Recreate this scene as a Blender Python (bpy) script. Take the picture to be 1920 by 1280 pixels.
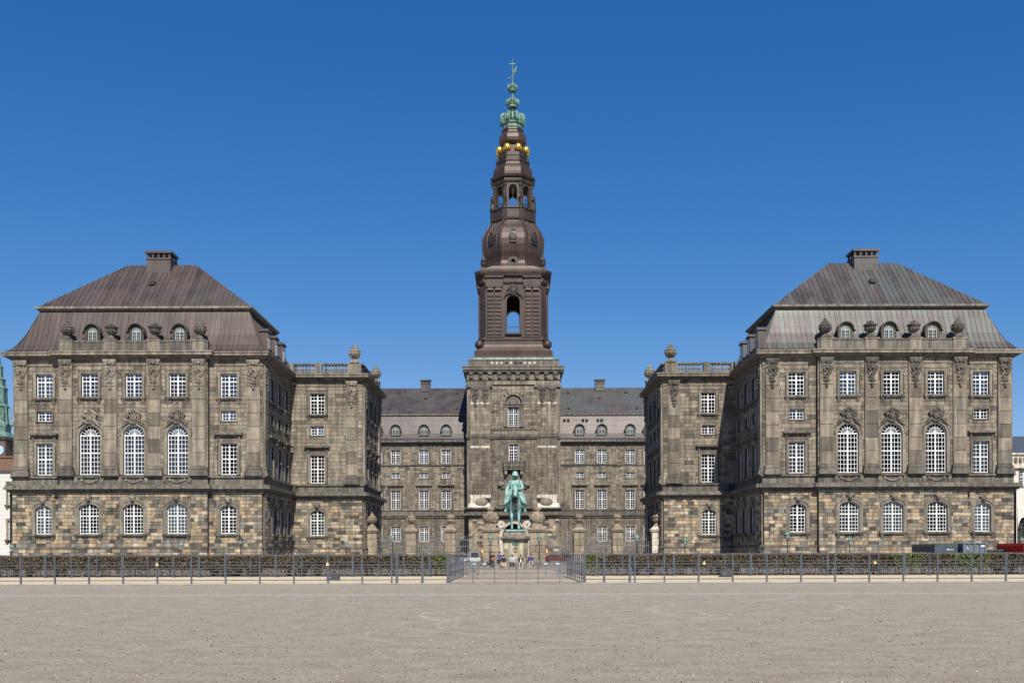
import bpy, bmesh, math, random
from mathutils import Vector, Matrix
random.seed(11)
for o in list(bpy.data.objects): bpy.data.objects.remove(o)
sc = bpy.context.scene
COL = sc.collection
R = math.radians
# ------------------------------------------------------------------ camera
CAMZ = 1.55
cd = bpy.data.cameras.new('camera'); cam = bpy.data.objects.new('camera', cd); COL.objects.link(cam)
cd.sensor_width = 36; cd.sensor_fit = 'HORIZONTAL'; cd.lens = 33.75
cd.shift_y = 0.2068; cd.shift_x = -0.0012; cd.clip_start = 0.1; cd.clip_end = 6000
cam.matrix_world = Matrix.Translation((0, 0, CAMZ)) @ Matrix.Rotation(R(90), 4, 'X') @ Matrix.Rotation(R(-0.17), 4, 'Z')
sc.camera = cam
sc.render.resolution_x = 1024; sc.render.resolution_y = 682
# ------------------------------------------------------------------ sky and sun
SUN_EL, SUN_AZ = 43.0, 8.0          # azimuth: degrees to the right of straight behind the camera
w = bpy.data.worlds.new('World'); sc.world = w; w.use_nodes = True
nt = w.node_tree; nt.nodes.clear()
sky = nt.nodes.new('ShaderNodeTexSky'); sky.sky_type = 'NISHITA'; sky.sun_disc = False
sky.sun_elevation = R(SUN_EL); sky.sun_rotation = R(180 - SUN_AZ)
sky.altitude = 1500; sky.air_density = 1.0; sky.dust_density = 0.0; sky.ozone_density = 10.0
bg = nt.nodes.new('ShaderNodeBackground'); bg.inputs['Strength'].default_value = 0.10
wo = nt.nodes.new('ShaderNodeOutputWorld')
# clear deep-blue spring air: per-channel response of the same sky everywhere
sp = nt.nodes.new('ShaderNodeSeparateXYZ'); cbn = nt.nodes.new('ShaderNodeCombineXYZ'); nt.links.new(sky.outputs[0], sp.inputs[0])
def wmath(op, a, b):
    n = nt.nodes.new('ShaderNodeMath'); n.operation = op
    for k, v in enumerate((a, b)):
        if isinstance(v, (int, float)): n.inputs[k].default_value = v
        else: nt.links.new(v, n.inputs[k])
    return n.outputs[0]
nt.links.new(wmath('MINIMUM', wmath('MULTIPLY', wmath('POWER', sp.outputs[0], 1.8), 0.63), sp.outputs[0]), cbn.inputs[0])
nt.links.new(wmath('MULTIPLY', sp.outputs[1], 0.885), cbn.inputs[1])
nt.links.new(wmath('MULTIPLY', wmath('POWER', sp.outputs[2], 0.64), 1.68), cbn.inputs[2])
nt.links.new(cbn.outputs[0], bg.inputs[0]); nt.links.new(bg.outputs[0], wo.inputs[0])
sl = bpy.data.lights.new('sun', 'SUN'); sl.energy = 5.0; sl.angle = R(0.5); sl.color = (1.0, 0.94, 0.83)
so = bpy.data.objects.new('sun', sl); COL.objects.link(so)
ldir = Vector((-math.sin(R(SUN_AZ)) * math.cos(R(SUN_EL)), math.cos(R(SUN_AZ)) * math.cos(R(SUN_EL)), -math.sin(R(SUN_EL))))
so.rotation_euler = ldir.to_track_quat('-Z', 'Y').to_euler()
vs = sc.view_settings; vs.view_transform = 'Standard'; vs.look = 'None'; vs.exposure = 0.3; vs.gamma = 1.0
try: vs.use_curve_mapping = False
except Exception: pass
# ------------------------------------------------------------------ helpers
class MB:
    """collects geometry for ONE mesh: local x right, y away (negative = towards viewer), z up"""
    def __init__(s): s.v = []; s.f = []; s.r = []; s.m = []; s.pc = None
    def add(s, vs, fs, r=0.0, mi=0):
        b = len(s.v); s.v += [tuple(p) for p in vs]
        for f in fs: s.f.append(tuple(b + i for i in f)); s.r.append(r); s.m.append(mi)
    def box(s, x0, x1, y0, y1, z0, z1, r=0.0, mi=0):
        s.add([(x0,y0,z0),(x1,y0,z0),(x1,y1,z0),(x0,y1,z0),(x0,y0,z1),(x1,y0,z1),(x1,y1,z1),(x0,y1,z1)],
              [(0,3,2,1),(4,5,6,7),(0,1,5,4),(1,2,6,5),(2,3,7,6),(3,0,4,7)], r, mi)
    def quad(s, a, b, c, d, r=0.0, mi=0): s.add([a,b,c,d], [(0,1,2,3)], r, mi)
    def frus(s, x0, x1, z0, z1, yb, yf, ins=0.015, r=0.0, mi=0):
        s.add([(x0,yb,z0),(x1,yb,z0),(x1,yb,z1),(x0,yb,z1),(x0+ins,yf,z0+ins),(x1-ins,yf,z0+ins),(x1-ins,yf,z1-ins),(x0+ins,yf,z1-ins)],
              [(4,5,6,7),(0,1,5,4),(1,2,6,5),(2,3,7,6),(3,0,4,7)], r, mi)
    def loft(s, rings, cap0=True, cap1=True, r=0.0, mi=0, closed=True):
        n = len(rings[0]); vs = [p for ring in rings for p in ring]; fs = []
        for k in range(len(rings)-1):
            for i in range(n if closed else n-1):
                j = (i+1) % n; fs.append((k*n+i, k*n+j, (k+1)*n+j, (k+1)*n+i))
        if cap0: fs.append(tuple(range(n))[::-1])
        if cap1: fs.append(tuple((len(rings)-1)*n + i for i in range(n)))
        s.add(vs, fs, r, mi)
    def tube(s, pts, rad, n=6, r=0.0, mi=0):
        pts = [Vector(p) for p in pts]; rings = []
        if not hasattr(rad, '__len__'): rad = [rad]*len(pts)
        for i, p in enumerate(pts):
            t = (pts[min(i+1, len(pts)-1)] - pts[max(i-1, 0)]).normalized()
            a = t.orthogonal() if i == 0 else (pa - t*pa.dot(t))
            a.normalize(); pa = a; b = t.cross(a)
            rings.append([tuple(p + rad[i]*(math.cos(2*math.pi*k/n)*a + math.sin(2*math.pi*k/n)*b)) for k in range(n)])
        s.loft(rings, r=r, mi=mi)
    def lathe(s, prof, cx=0, cy=0, n=12, a0=0.0, r=0.0, mi=0, sq=None):
        s.loft([[(cx+q*math.cos(a0+2*math.pi*k/n), cy+q*math.sin(a0+2*math.pi*k/n), z) for k in range(n)] for q, z in prof], r=r, mi=mi)
    def sqlathe(s, prof, cx=0, cy=0, r=0.0, mi=0):
        s.loft([[(cx-q,cy-q,z),(cx+q,cy-q,z),(cx+q,cy+q,z),(cx-q,cy+q,z)] for q, z in prof], r=r, mi=mi)
    def octa(s, prof, cx=0, cy=0, r=0.0, mi=0, cap0=True, cap1=True):
        """prof: (half width a, half front face b, z)"""
        s.loft([[(cx-b,cy-a,z),(cx+b,cy-a,z),(cx+a,cy-b,z),(cx+a,cy+b,z),(cx+b,cy+a,z),(cx-b,cy+a,z),(cx-a,cy+b,z),(cx-a,cy-b,z)] for a, b, z in prof], cap0, cap1, r=r, mi=mi)
    def sph(s, c, rx, ry=None, rz=None, nu=10, nv=6, r=0.0, mi=0):
        ry = ry or rx; rz = rz or rx
        s.loft([[(c[0]+rx*math.sin(t)*math.cos(2*math.pi*k/nu), c[1]+ry*math.sin(t)*math.sin(2*math.pi*k/nu), c[2]-rz*math.cos(t)) for k in range(nu)]
                for t in [math.pi*(i+0.12)/(nv+0.24) for i in range(nv+1)]], r=r, mi=mi)
    def extr(s, poly, y0, y1, r=0.0, mi=0):
        n = len(poly)
        s.add([(x,y0,z) for x, z in poly] + [(x,y1,z) for x, z in poly],
              [tuple(range(n)), tuple(range(n, 2*n))[::-1]] + [(i, (i+1)%n+0, (i+1)%n+n, i+n) for i in range(n)], r, mi)
    def band(s, inner, outer, y0, y1, r=0.0, mi=0):
        """solid strip between two open polylines given in (x,z)"""
        s.loft([[(a[0],y0,a[1]),(b[0],y0,b[1]),(b[0],y1,b[1]),(a[0],y1,a[1])] for a, b in zip(inner, outer)], r=r, mi=mi)
    def mesh(s, name, mats, smooth=False):
        me = bpy.data.meshes.new(name); me.from_pydata(s.v, [], s.f)
        for m in (mats if isinstance(mats, (list, tuple)) else [mats]): me.materials.append(m)
        a = me.attributes.new('rnd', 'FLOAT', 'FACE'); a.data.foreach_set('value', s.r)
        me.polygons.foreach_set('material_index', s.m)
        if s.pc:
            p = me.attributes.new('pc', 'FLOAT_VECTOR', 'POINT'); p.data.foreach_set('vector', [c for q in s.pc for c in q])
        if smooth: me.polygons.foreach_set('use_smooth', [True]*len(s.f))
        me.update(); return me
    def build(s, name, mats, parent=None, loc=(0,0,0), rz=0.0, smooth=False):
        return put(name, s.mesh(name, mats, smooth), parent, loc, rz)
def put(name, me, parent=None, loc=(0,0,0), rz=0.0, scale=None):
    """loc is in world axes; a parent that is a thing (unrotated Empty) is subtracted"""
    o = bpy.data.objects.new(name, me); COL.objects.link(o)
    o.location = loc; o.rotation_euler = (0, 0, rz)
    if scale: o.scale = scale
    if parent is not None:
        o.parent = parent
        if parent.get('is_root'): o.location = Vector(loc) - parent.location
    return o
def sub(name, me, parent, loc=(0,0,0), rz=0.0):
    o = bpy.data.objects.new(name, me); COL.objects.link(o); o.parent = parent; o.location = loc; o.rotation_euler = (0,0,rz); return o
def tag(o, label, cat, group=None):
    o['label'] = label; o['category'] = cat
    if group: o['group'] = group
    return o
def thing(name, label, cat, loc=(0,0,0), group=None):
    o = bpy.data.objects.new(name, None); COL.objects.link(o); o.location = loc; o.empty_display_size = 0.5
    o['is_root'] = 1; return tag(o, label, cat, group)
def struct(o): o['kind'] = 'structure'; return o
def stuff(o): o['kind'] = 'stuff'; return o
# ------------------------------------------------------------------ materials
def nodes(name):
    m = bpy.data.materials.new(name); m.use_nodes = True; t = m.node_tree
    return m, t, t.nodes['Principled BSDF'], (lambda ty, **k: _n(t, ty, **k)), t.links.new
def _n(t, ty, **k):
    n = t.nodes.new('ShaderNode' + ty)
    for a, b in k.items(): setattr(n, a, b)
    return n
def ramp(nd, cols, interp='LINEAR'):
    e = nd.color_ramp; e.interpolation = interp
    while len(e.elements) > 1: e.elements.remove(e.elements[-1])
    for i, (p, c) in enumerate(cols):
        el = e.elements[0] if i == 0 else e.elements.new(p)
        el.position = p; el.color = (*c, 1)
def stone(name, cols, src='attr', rough=0.88, grime=0.38, interp='LINEAR', scale=1.6, bump=0.25):
    """masonry: tone per piece from object or face random, weathering and vertical streaks by world position"""
    m, t, b, N, L = nodes(name)
    if src == 'obj': f = N('ObjectInfo').outputs['Random']
    elif src == 'attr': f = N('Attribute', attribute_name='rnd').outputs['Fac']
    else: f = None
    cr = N('ValToRGB'); ramp(cr, cols, interp)
    if f is not None: L(f, cr.inputs[0])
    else: cr.inputs[0].default_value = 0.5
    g = N('NewGeometry')
    n1 = N('TexNoise'); n1.inputs['Scale'].default_value = scale; n1.inputs['Detail'].default_value = 6; n1.inputs['Roughness'].default_value = 0.65
    L(g.outputs['Position'], n1.inputs['Vector'])
    mp = N('Mapping'); mp.inputs['Scale'].default_value = (2.2, 2.2, 0.22); L(g.outputs['Position'], mp.inputs['Vector'])
    n2 = N('TexNoise'); n2.inputs['Scale'].default_value = 1.0; n2.inputs['Detail'].default_value = 5; L(mp.outputs[0], n2.inputs['Vector'])
    a1 = N('MapRange'); a1.inputs['From Min'].default_value = 0.3; a1.inputs['From Max'].default_value = 0.7; a1.inputs['To Min'].default_value = 0.72; a1.inputs['To Max'].default_value = 1.22
    L(n1.outputs[0], a1.inputs['Value'])
    a2 = N('MapRange'); a2.inputs['From Min'].default_value = 0.38; a2.inputs['From Max'].default_value = 0.62; a2.inputs['To Min'].default_value = 1.0 - grime; a2.inputs['To Max'].default_value = 1.12
    L(n2.outputs[0], a2.inputs['Value'])
    mu = N('Math', operation='MULTIPLY'); L(a1.outputs[0], mu.inputs[0]); L(a2.outputs[0], mu.inputs[1])
    mx = N('VectorMath', operation='SCALE'); L(cr.outputs[0], mx.inputs[0]); L(mu.outputs[0], mx.inputs['Scale'])
    L(mx.outputs[0], b.inputs['Base Color']); b.inputs['Roughness'].default_value = rough
    n3 = N('TexNoise'); n3.inputs['Scale'].default_value = 9; n3.inputs['Detail'].default_value = 4; L(g.outputs['Position'], n3.inputs['Vector'])
    bp = N('Bump'); bp.inputs['Strength'].default_value = bump; bp.inputs['Distance'].default_value = 0.05
    L(n3.outputs[0], bp.inputs['Height']); L(bp.outputs[0], b.inputs['Normal'])
    return m
def plain(name, col, rough=0.6, metal=0.0, var=0.25, scale=3.0, spec=None):
    m, t, b, N, L = nodes(name)
    g = N('NewGeometry'); n1 = N('TexNoise'); n1.inputs['Scale'].default_value = scale; n1.inputs['Detail'].default_value = 5
    L(g.outputs['Position'], n1.inputs['Vector'])
    a1 = N('MapRange'); a1.inputs['From Min'].default_value = 0.3; a1.inputs['From Max'].default_value = 0.7; a1.inputs['To Min'].default_value = 1-var; a1.inputs['To Max'].default_value = 1+var
    L(n1.outputs[0], a1.inputs['Value'])
    mx = N('VectorMath', operation='SCALE'); mx.inputs[0].default_value = col; L(a1.outputs[0], mx.inputs['Scale'])
    L(mx.outputs[0], b.inputs['Base Color']); b.inputs['Roughness'].default_value = rough; b.inputs['Metallic'].default_value = metal
    if spec is not None: b.inputs['Specular IOR Level'].default_value = spec
    return m
def copper(name, c0, c1, patina=(0.085, 0.092, 0.088), pat=0.3, rough=0.5, metal=0.25, src='obj', bx=0.62, bz=1.3):
    """sheet copper: tone per sheet, cross seams, patina patches"""
    m, t, b, N, L = nodes(name)
    at = N('Attribute', attribute_name='pc')
    br = N('TexBrick'); br.offset = 0.5; br.inputs['Scale'].default_value = 1.0
    br.inputs['Brick Width'].default_value = bx; br.inputs['Row Height'].default_value = bz; br.inputs['Mortar Size'].default_value = 0.018
    br.inputs['Color1'].default_value = (0.25,0.25,0.25,1); br.inputs['Color2'].default_value = (0.75,0.75,0.75,1); br.inputs['Mortar'].default_value = (0,0,0,1)
    L(at.outputs['Vector'], br.inputs['Vector'])
    oi = N('ObjectInfo'); g = N('NewGeometry')
    mp = N('Mapping'); mp.inputs['Scale'].default_value = (0.45, 0.45, 0.14); L(g.outputs['Position'], mp.inputs['Vector'])
    n1 = N('TexNoise'); n1.inputs['Scale'].default_value = 1.0; n1.inputs['Detail'].default_value = 6; n1.inputs['Roughness'].default_value = 0.6; L(mp.outputs[0], n1.inputs['Vector'])
    ad = N('Math', operation='MULTIPLY_ADD'); ad.inputs[1].default_value = 0.30; L(br.outputs['Color'], ad.inputs[0])
    rm = N('Math', operation='MULTIPLY_ADD'); rm.inputs[1].default_value = 0.22; L(oi.outputs['Random'], rm.inputs[0]); L(n1.outputs[0], rm.inputs[2])
    L(rm.outputs[0], ad.inputs[2])
    cr = N('ValToRGB'); ramp(cr, [(0.42, c0), (0.95, c1)]); L(ad.outputs[0], cr.inputs[0])
    n2 = N('TexNoise'); n2.inputs['Scale'].default_value = 0.16; n2.inputs['Detail'].default_value = 4; L(g.outputs['Position'], n2.inputs['Vector'])
    pa = N('Math', operation='MULTIPLY_ADD'); pa.inputs[1].default_value = 0.22; L(oi.outputs['Random'], pa.inputs[0]); L(n2.outputs[0], pa.inputs[2])
    pr = N('MapRange'); pr.inputs['From Min'].default_value = 0.58; pr.inputs['From Max'].default_value = 0.74; pr.inputs['To Max'].default_value = pat
    L(pa.outputs[0], pr.inputs['Value'])
    mx = N('Mix', data_type='RGBA'); L(pr.outputs[0], mx.inputs[0]); L(cr.outputs[0], mx.inputs[6]); mx.inputs[7].default_value = (*patina, 1)
    L(mx.outputs[2], b.inputs['Base Color']); b.inputs['Roughness'].default_value = rough; b.inputs['Metallic'].default_value = metal
    bp = N('Bump'); bp.inputs['Strength'].default_value = 0.3; bp.inputs['Distance'].default_value = 0.03; L(br.outputs['Fac'], bp.inputs['Height']); bp.invert = True
    L(bp.outputs[0], b.inputs['Normal'])
    return m
ASH = [(0.0,(0.104,0.089,0.072)),(0.2,(0.189,0.157,0.120)),(0.5,(0.241,0.199,0.152)),(0.78,(0.276,0.229,0.172)),(0.9,(0.181,0.173,0.141)),(1.0,(0.315,0.264,0.200))]
RUB = [(0.0,(0.07,0.065,0.058)),(0.10,(0.34,0.27,0.175)),(0.24,(0.215,0.175,0.125)),(0.38,(0.37,0.275,0.165)),(0.46,(0.12,0.11,0.095)),(0.55,(0.45,0.36,0.25)),(0.66,(0.27,0.235,0.185)),(0.78,(0.155,0.132,0.105)),(0.88,(0.30,0.205,0.135)),(0.94,(0.21,0.205,0.185))]
DRK = [(0.0,(0.098,0.085,0.069)),(0.3,(0.154,0.129,0.099)),(0.6,(0.204,0.164,0.123)),(0.85,(0.135,0.120,0.100)),(1.0,(0.253,0.207,0.153))]
M = {}
M['ash_o'] = stone('ashlar_block', ASH, 'obj'); M['ash_a'] = stone('ashlar_facing', ASH, 'attr')
M['rub_o'] = stone('rough_block', RUB, 'obj', interp='CONSTANT', grime=0.3, bump=0.5); M['rub_a'] = stone('rough_facing', RUB, 'attr', interp='CONSTANT', grime=0.3, bump=0.5)
M['drk_o'] = stone('tower_block', DRK, 'obj'); M['drk_a'] = stone('tower_facing', DRK, 'attr')
M['joint'] = plain('stone_joint', (0.055,0.048,0.039), 0.95)
M['trim'] = stone('carved_stone', [(0.0,(0.175,0.152,0.12)),(1.0,(0.24,0.208,0.162))], 'obj', grime=0.4)
M['ledge'] = stone('sooty_stone', [(0.0,(0.11,0.098,0.082)),(1.0,(0.175,0.155,0.125))], 'obj', grime=0.45)
M['pale'] = stone('new_pale_stone', [(0.0,(0.50,0.45,0.37)),(1.0,(0.56,0.50,0.42))], 'obj', grime=0.3)
M['carve_d'] = stone('sooty_carving', [(0.0,(0.085,0.076,0.064)),(1.0,(0.14,0.122,0.098))], 'obj', grime=0.35, bump=0.6)
M['carve'] = stone('weathered_carving', [(0.0,(0.15,0.132,0.108)),(1.0,(0.27,0.235,0.185))], 'obj', grime=0.35, bump=0.6)
M['pier'] = stone('pier_stone', [(0.0,(0.22,0.178,0.128)),(1.0,(0.32,0.262,0.19))], 'obj', grime=0.3)
M['white'] = plain('white_paint', (0.70,0.70,0.71), 0.45, var=0.04)
M['olive'] = plain('olive_paint', (0.06,0.07,0.03), 0.5)
M['dgreen'] = plain('dark_green_paint', (0.02,0.028,0.024), 0.5)
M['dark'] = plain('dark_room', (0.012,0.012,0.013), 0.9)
M['sash'] = plain('grey_sash', (0.30,0.32,0.31), 0.5, var=0.05)
M['curtain'] = plain('curtain_cloth', (0.55,0.53,0.48), 0.9, var=0.1)
M['cop'] = copper('roof_copper', (0.042,0.031,0.027), (0.105,0.078,0.069), pat=0.2)
M['cop_low'] = copper('rear_mansard_copper', (0.034,0.027,0.027), (0.082,0.066,0.064), pat=0.2)
M['cop_grey'] = copper('grey_roof_copper', (0.042,0.037,0.036), (0.112,0.094,0.09), patina=(0.10,0.112,0.104), pat=0.75)
M['bronze'] = copper('tower_copper', (0.022,0.014,0.011), (0.080,0.050,0.038), pat=0.05, rough=0.5, metal=0.2, bx=0.5, bz=1.0)
M['bronze_d'] = plain('dark_bronze', (0.055,0.045,0.038), 0.45, 0.4)
M['verd'] = plain('verdigris', (0.215,0.365,0.325), 0.65, 0.0, 0.5, 1.6); M['verd_d'] = plain('dull_verdigris', (0.13,0.235,0.185), 0.65, 0.1, 0.5, 1.5)
M['gold'] = plain('gilding', (0.95,0.62,0.14), 0.3, 0.85, 0.05)
M['steel'] = plain('painted_steel', (0.085,0.097,0.12), 0.45, 0.3, 0.15)
M['iron'] = plain('black_iron', (0.03,0.03,0.032), 0.5, 0.3)
M['greyiron'] = plain('grey_iron', (0.16,0.17,0.18), 0.55, 0.2)
def glassmat():
    m, t, b, N, L = nodes('window_glass'); t.nodes.remove(b)
    fr = N('Fresnel'); fr.inputs['IOR'].default_value = 1.5
    tr = N('BsdfTransparent'); tr.inputs[0].default_value = (0.5,0.55,0.62,1)
    gl = N('BsdfGlossy'); gl.inputs['Roughness'].default_value = 0.03; gl.inputs[0].default_value = (0.82,0.84,0.88,1)
    oi = N('ObjectInfo'); ma = N('MapRange'); ma.inputs['From Min'].default_value = 0.45; ma.inputs['To Min'].default_value = -0.03; ma.inputs['To Max'].default_value = 0.13; L(oi.outputs['Random'], ma.inputs['Value'])
    ad = N('Math', operation='ADD', use_clamp=True); L(fr.outputs[0], ad.inputs[0]); L(ma.outputs[0], ad.inputs[1])
    mx = N('MixShader'); L(ad.outputs[0], mx.inputs[0]); L(tr.outputs[0], mx.inputs[1]); L(gl.outputs[0], mx.inputs[2])
    L(mx.outputs[0], t.nodes['Material Output'].inputs[0]); return m
M['glass'] = glassmat()
# ------------------------------------------------------------------ facades, stones, windows
class Fac:
    """a wall plane: local x along it, local y into the building, z up"""
    def __init__(s, parent, ox, oy, rz=0.0): s.p = parent; s.o = Vector((ox, oy, 0)); s.rz = rz; s.R = Matrix.Rotation(rz, 3, 'Z')
    def w(s, x, y, z): return s.o + s.R @ Vector((x, y, z))
    def put(s, name, me, x=0, y=0, z=0): return put(name, me, s.p, s.w(x, y, z), s.rz)
    def build(s, mb, name, mats, smooth=False): return mb.build(name, mats, s.p, s.w(0,0,0), s.rz, smooth)
UNIT = MB(); UNIT.frus(-0.5, 0.5, -0.5, 0.5, 0.0, -1.0, 0.022)
UNITS = {k: UNIT.mesh('stone', M[k + '_o']) for k in ('ash', 'rub', 'drk')}
class Masonry:
    def __init__(s, parent): s.p = parent; s.L = []
    def course(s, fac, x0, x1, z0, z1, ch, lw, excl=(), y=0.0, dep=0.04, sty='ash', pri=1.0, gap=0.012):
        n = max(1, round((z1-z0)/ch)); h = (z1-z0)/n
        for i in range(n):
            a, b = z0+i*h, z0+(i+1)*h
            x = x0; cuts = []
            while x < x1-1e-6:
                l = random.uniform(*lw); 
                if x == x0: l *= random.uniform(0.5, 1.0)
                e = x+l
                if x1-e < lw[0]*0.5: e = x1
                cuts.append((x, e)); x = e
            for (p, q) in cuts:
                segs = [(p, q, a, b)]
                for (ex0, ex1, ez0, ez1) in excl:
                    new = []
                    for (sp, sq, sa, sb) in segs:
                        if ex1 <= sp or ex0 >= sq or ez1 <= sa+0.01 or ez0 >= sb-0.01: new.append((sp,sq,sa,sb)); continue
                        if ex0-sp > 0.06: new.append((sp, ex0, sa, sb))
                        if sq-ex1 > 0.06: new.append((ex1, sq, sa, sb))
                        m0, m1 = max(sp, ex0), min(sq, ex1)
                        if ez0-sa > 0.05: new.append((m0, m1, sa, ez0))
                        if sb-ez1 > 0.05: new.append((m0, m1, ez1, sb))
                    segs = new
                for (sp, sq, sa, sb) in segs:
                    s.L.append((pri*(sq-sp)*(sb-sa), fac, sp+gap, sq-gap, sa+gap, sb-gap, y, dep*random.uniform(0.75, 1.3), random.random(), sty))
    def finish(s, cap=290):
        s.L.sort(key=lambda t: -t[0]); rest = {}
        for i, (_, fac, x0, x1, z0, z1, y, d, r, sty) in enumerate(s.L):
            if i < cap:
                o = fac.put('stone', UNITS[sty], (x0+x1)/2, y, (z0+z1)/2); o.scale = (x1-x0, d, z1-z0)
            else:
                mb = rest.setdefault((id(fac), sty), (fac, MB()))[1]; mb.frus(x0, x1, z0, z1, y, y-d, 0.015, r)
        for (_, sty), (fac, mb) in rest.items(): stuff(fac.build(mb, 'stone_facing', M[sty + '_a']))
def wall(mb, x0, x1, z0, z1, y, op=(), dep=0.5, mi=0):
    """wall skin at y with rectangular openings and their reveals"""
    xs = sorted({x0, x1} | {min(max(v, x0), x1) for o in op for v in o[:2]}); zs = sorted({z0, z1} | {min(max(v, z0), z1) for o in op for v in o[2:4]})
    for i in range(len(xs)-1):
        for j in range(len(zs)-1):
            cx, cz = (xs[i]+xs[i+1])/2, (zs[j]+zs[j+1])/2
            if any(o[0] < cx < o[1] and o[2] < cz < o[3] for o in op): continue
            mb.quad((xs[i],y,zs[j]),(xs[i+1],y,zs[j]),(xs[i+1],y,zs[j+1]),(xs[i],y,zs[j+1]), mi=mi)
    for (a, b, c, d) in op:
        if b <= x0 or a >= x1: continue
        mb.quad((a,y,c),(a,y+dep,c),(a,y+dep,d),(a,y,d), mi=mi); mb.quad((b,y,c),(b,y+dep,c),(b,y+dep,d),(b,y,d), mi=mi)
        mb.quad((a,y,c),(b,y,c),(b,y+dep,c),(a,y+dep,c), mi=mi); mb.quad((a,y,d),(b,y,d),(b,y+dep,d),(a,y+dep,d), mi=mi)
def topcurve(w, h, kind, grow=0.0, n=14):
    """outline of the head of an opening, left to right, offset outward by grow"""
    if kind == 'rect': return [(-w/2-grow, h+grow), (w/2+grow, h+grow)]
    if kind == 'arch': r = w/2; zc = h-r; a0 = math.pi; a1 = 0.0
    else:
        rise = 0.24*w; r = (w*w/4+rise*rise)/(2*rise); zc = h-r; al = math.asin(w/2/r); a0 = math.pi/2+al; a1 = math.pi/2-al
    return [((r+grow)*math.cos(a0+(a1-a0)*i/n), zc+(r+grow)*math.sin(a0+(a1-a0)*i/n)) for i in range(n+1)]
def ztop(w, h, kind, x):
    if kind == 'rect': return h
    if kind == 'arch': r = w/2; zc = h-r
    else: rise = 0.24*w; r = (w*w/4+rise*rise)/(2*rise); zc = h-r
    return zc + math.sqrt(max(r*r-x*x, 0))
def zspring(w, h, kind): return {'rect': h, 'arch': h-w/2, 'seg': h-0.24*w}[kind]
WC = {}
def wmesh(w, h, kind, cols, rows, tr):
    k = (w, h, kind, cols, rows, tr)
    if k in WC: return WC[k]
    f = MB(); y0, y1 = 0.24, 0.33; fw = 0.11; sp = zspring(w, h, kind)
    f.box(-w/2, -w/2+fw, y0, y1, 0, sp); f.box(w/2-fw, w/2, y0, y1, 0, sp); f.box(-w/2+fw, w/2-fw, y0, y1, 0, fw)
    tc = topcurve(w, h, kind)
    if kind == 'rect': f.box(-w/2+fw, w/2-fw, y0, y1, h-fw, h)
    else: f.band(topcurve(w, h, kind, -fw), tc, y0, y1)
    f.box(-0.085, 0.085, y0-0.03, y1, fw, (sp if kind == 'arch' else h-fw))
    bars = 0.052; rowh = sp/rows if kind != 'seg' else (h-0.1*w)/rows
    tz = [rowh*t for t in tr]
    if kind == 'arch': tz.append(sp)
    for z in tz: f.box(-w/2+fw, w/2-fw, y0-0.015, y1, z-0.07, z+0.07)
    for i in range(1, cols):
        if i*2 == cols: continue
        x = -w/2 + w*i/cols; f.box(x-bars/2, x+bars/2, y0+0.03, y1-0.01, fw*0.5, (sp if kind == 'arch' else ztop(w, h, kind, x)-fw*0.5))
    for j in range(1, rows):
        if j in tr: continue
        z = rowh*j; hw = w/2
        if kind == 'seg' and z > sp: 
            rise = 0.24*w; r = (w*w/4+rise*rise)/(2*rise); hw = math.sqrt(max(r*r-(z-h+r)**2, 0.01))
        f.box(-hw+0.03, hw-0.03, y0+0.035, y1-0.015, z-bars/2, z+bars/2)
    if kind == 'arch':
        r = w/2
        for i in range(1, 8):
            a = math.pi*i/8; ca, sa = math.cos(a), math.sin(a); q = 0.025 if i != 4 else 0.05
            f.band([(0.12*ca - q*sa*s_, sp+0.12*sa + q*ca*s_) for s_ in (-1, 1)], [((r-0.05)*ca - q*sa*s_, sp+(r-0.05)*sa + q*ca*s_) for s_ in (-1, 1)], y0+0.035, y1-0.015)
        arc = lambda q: [(q*math.cos(math.pi*i/12), sp+q*math.sin(math.pi*i/12)) for i in range(13)]
        f.band(arc(r*0.55), arc(r*0.55+0.05), y0+0.034, y1-0.014); f.band(arc(0.1), arc(0.18), y0+0.033, y1-0.013)
    fm = f.mesh('window', M['white'])
    g = MB(); g.add([(x, 0.30, z) for x, z in ([(-w/2, 0), (w/2, 0)] + tc[::-1])], [tuple(range(len(tc)+2))])
    gm = g.mesh('glass', M['glass'])
    WC[k] = (fm, gm); return WC[k]
SC = {}
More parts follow.
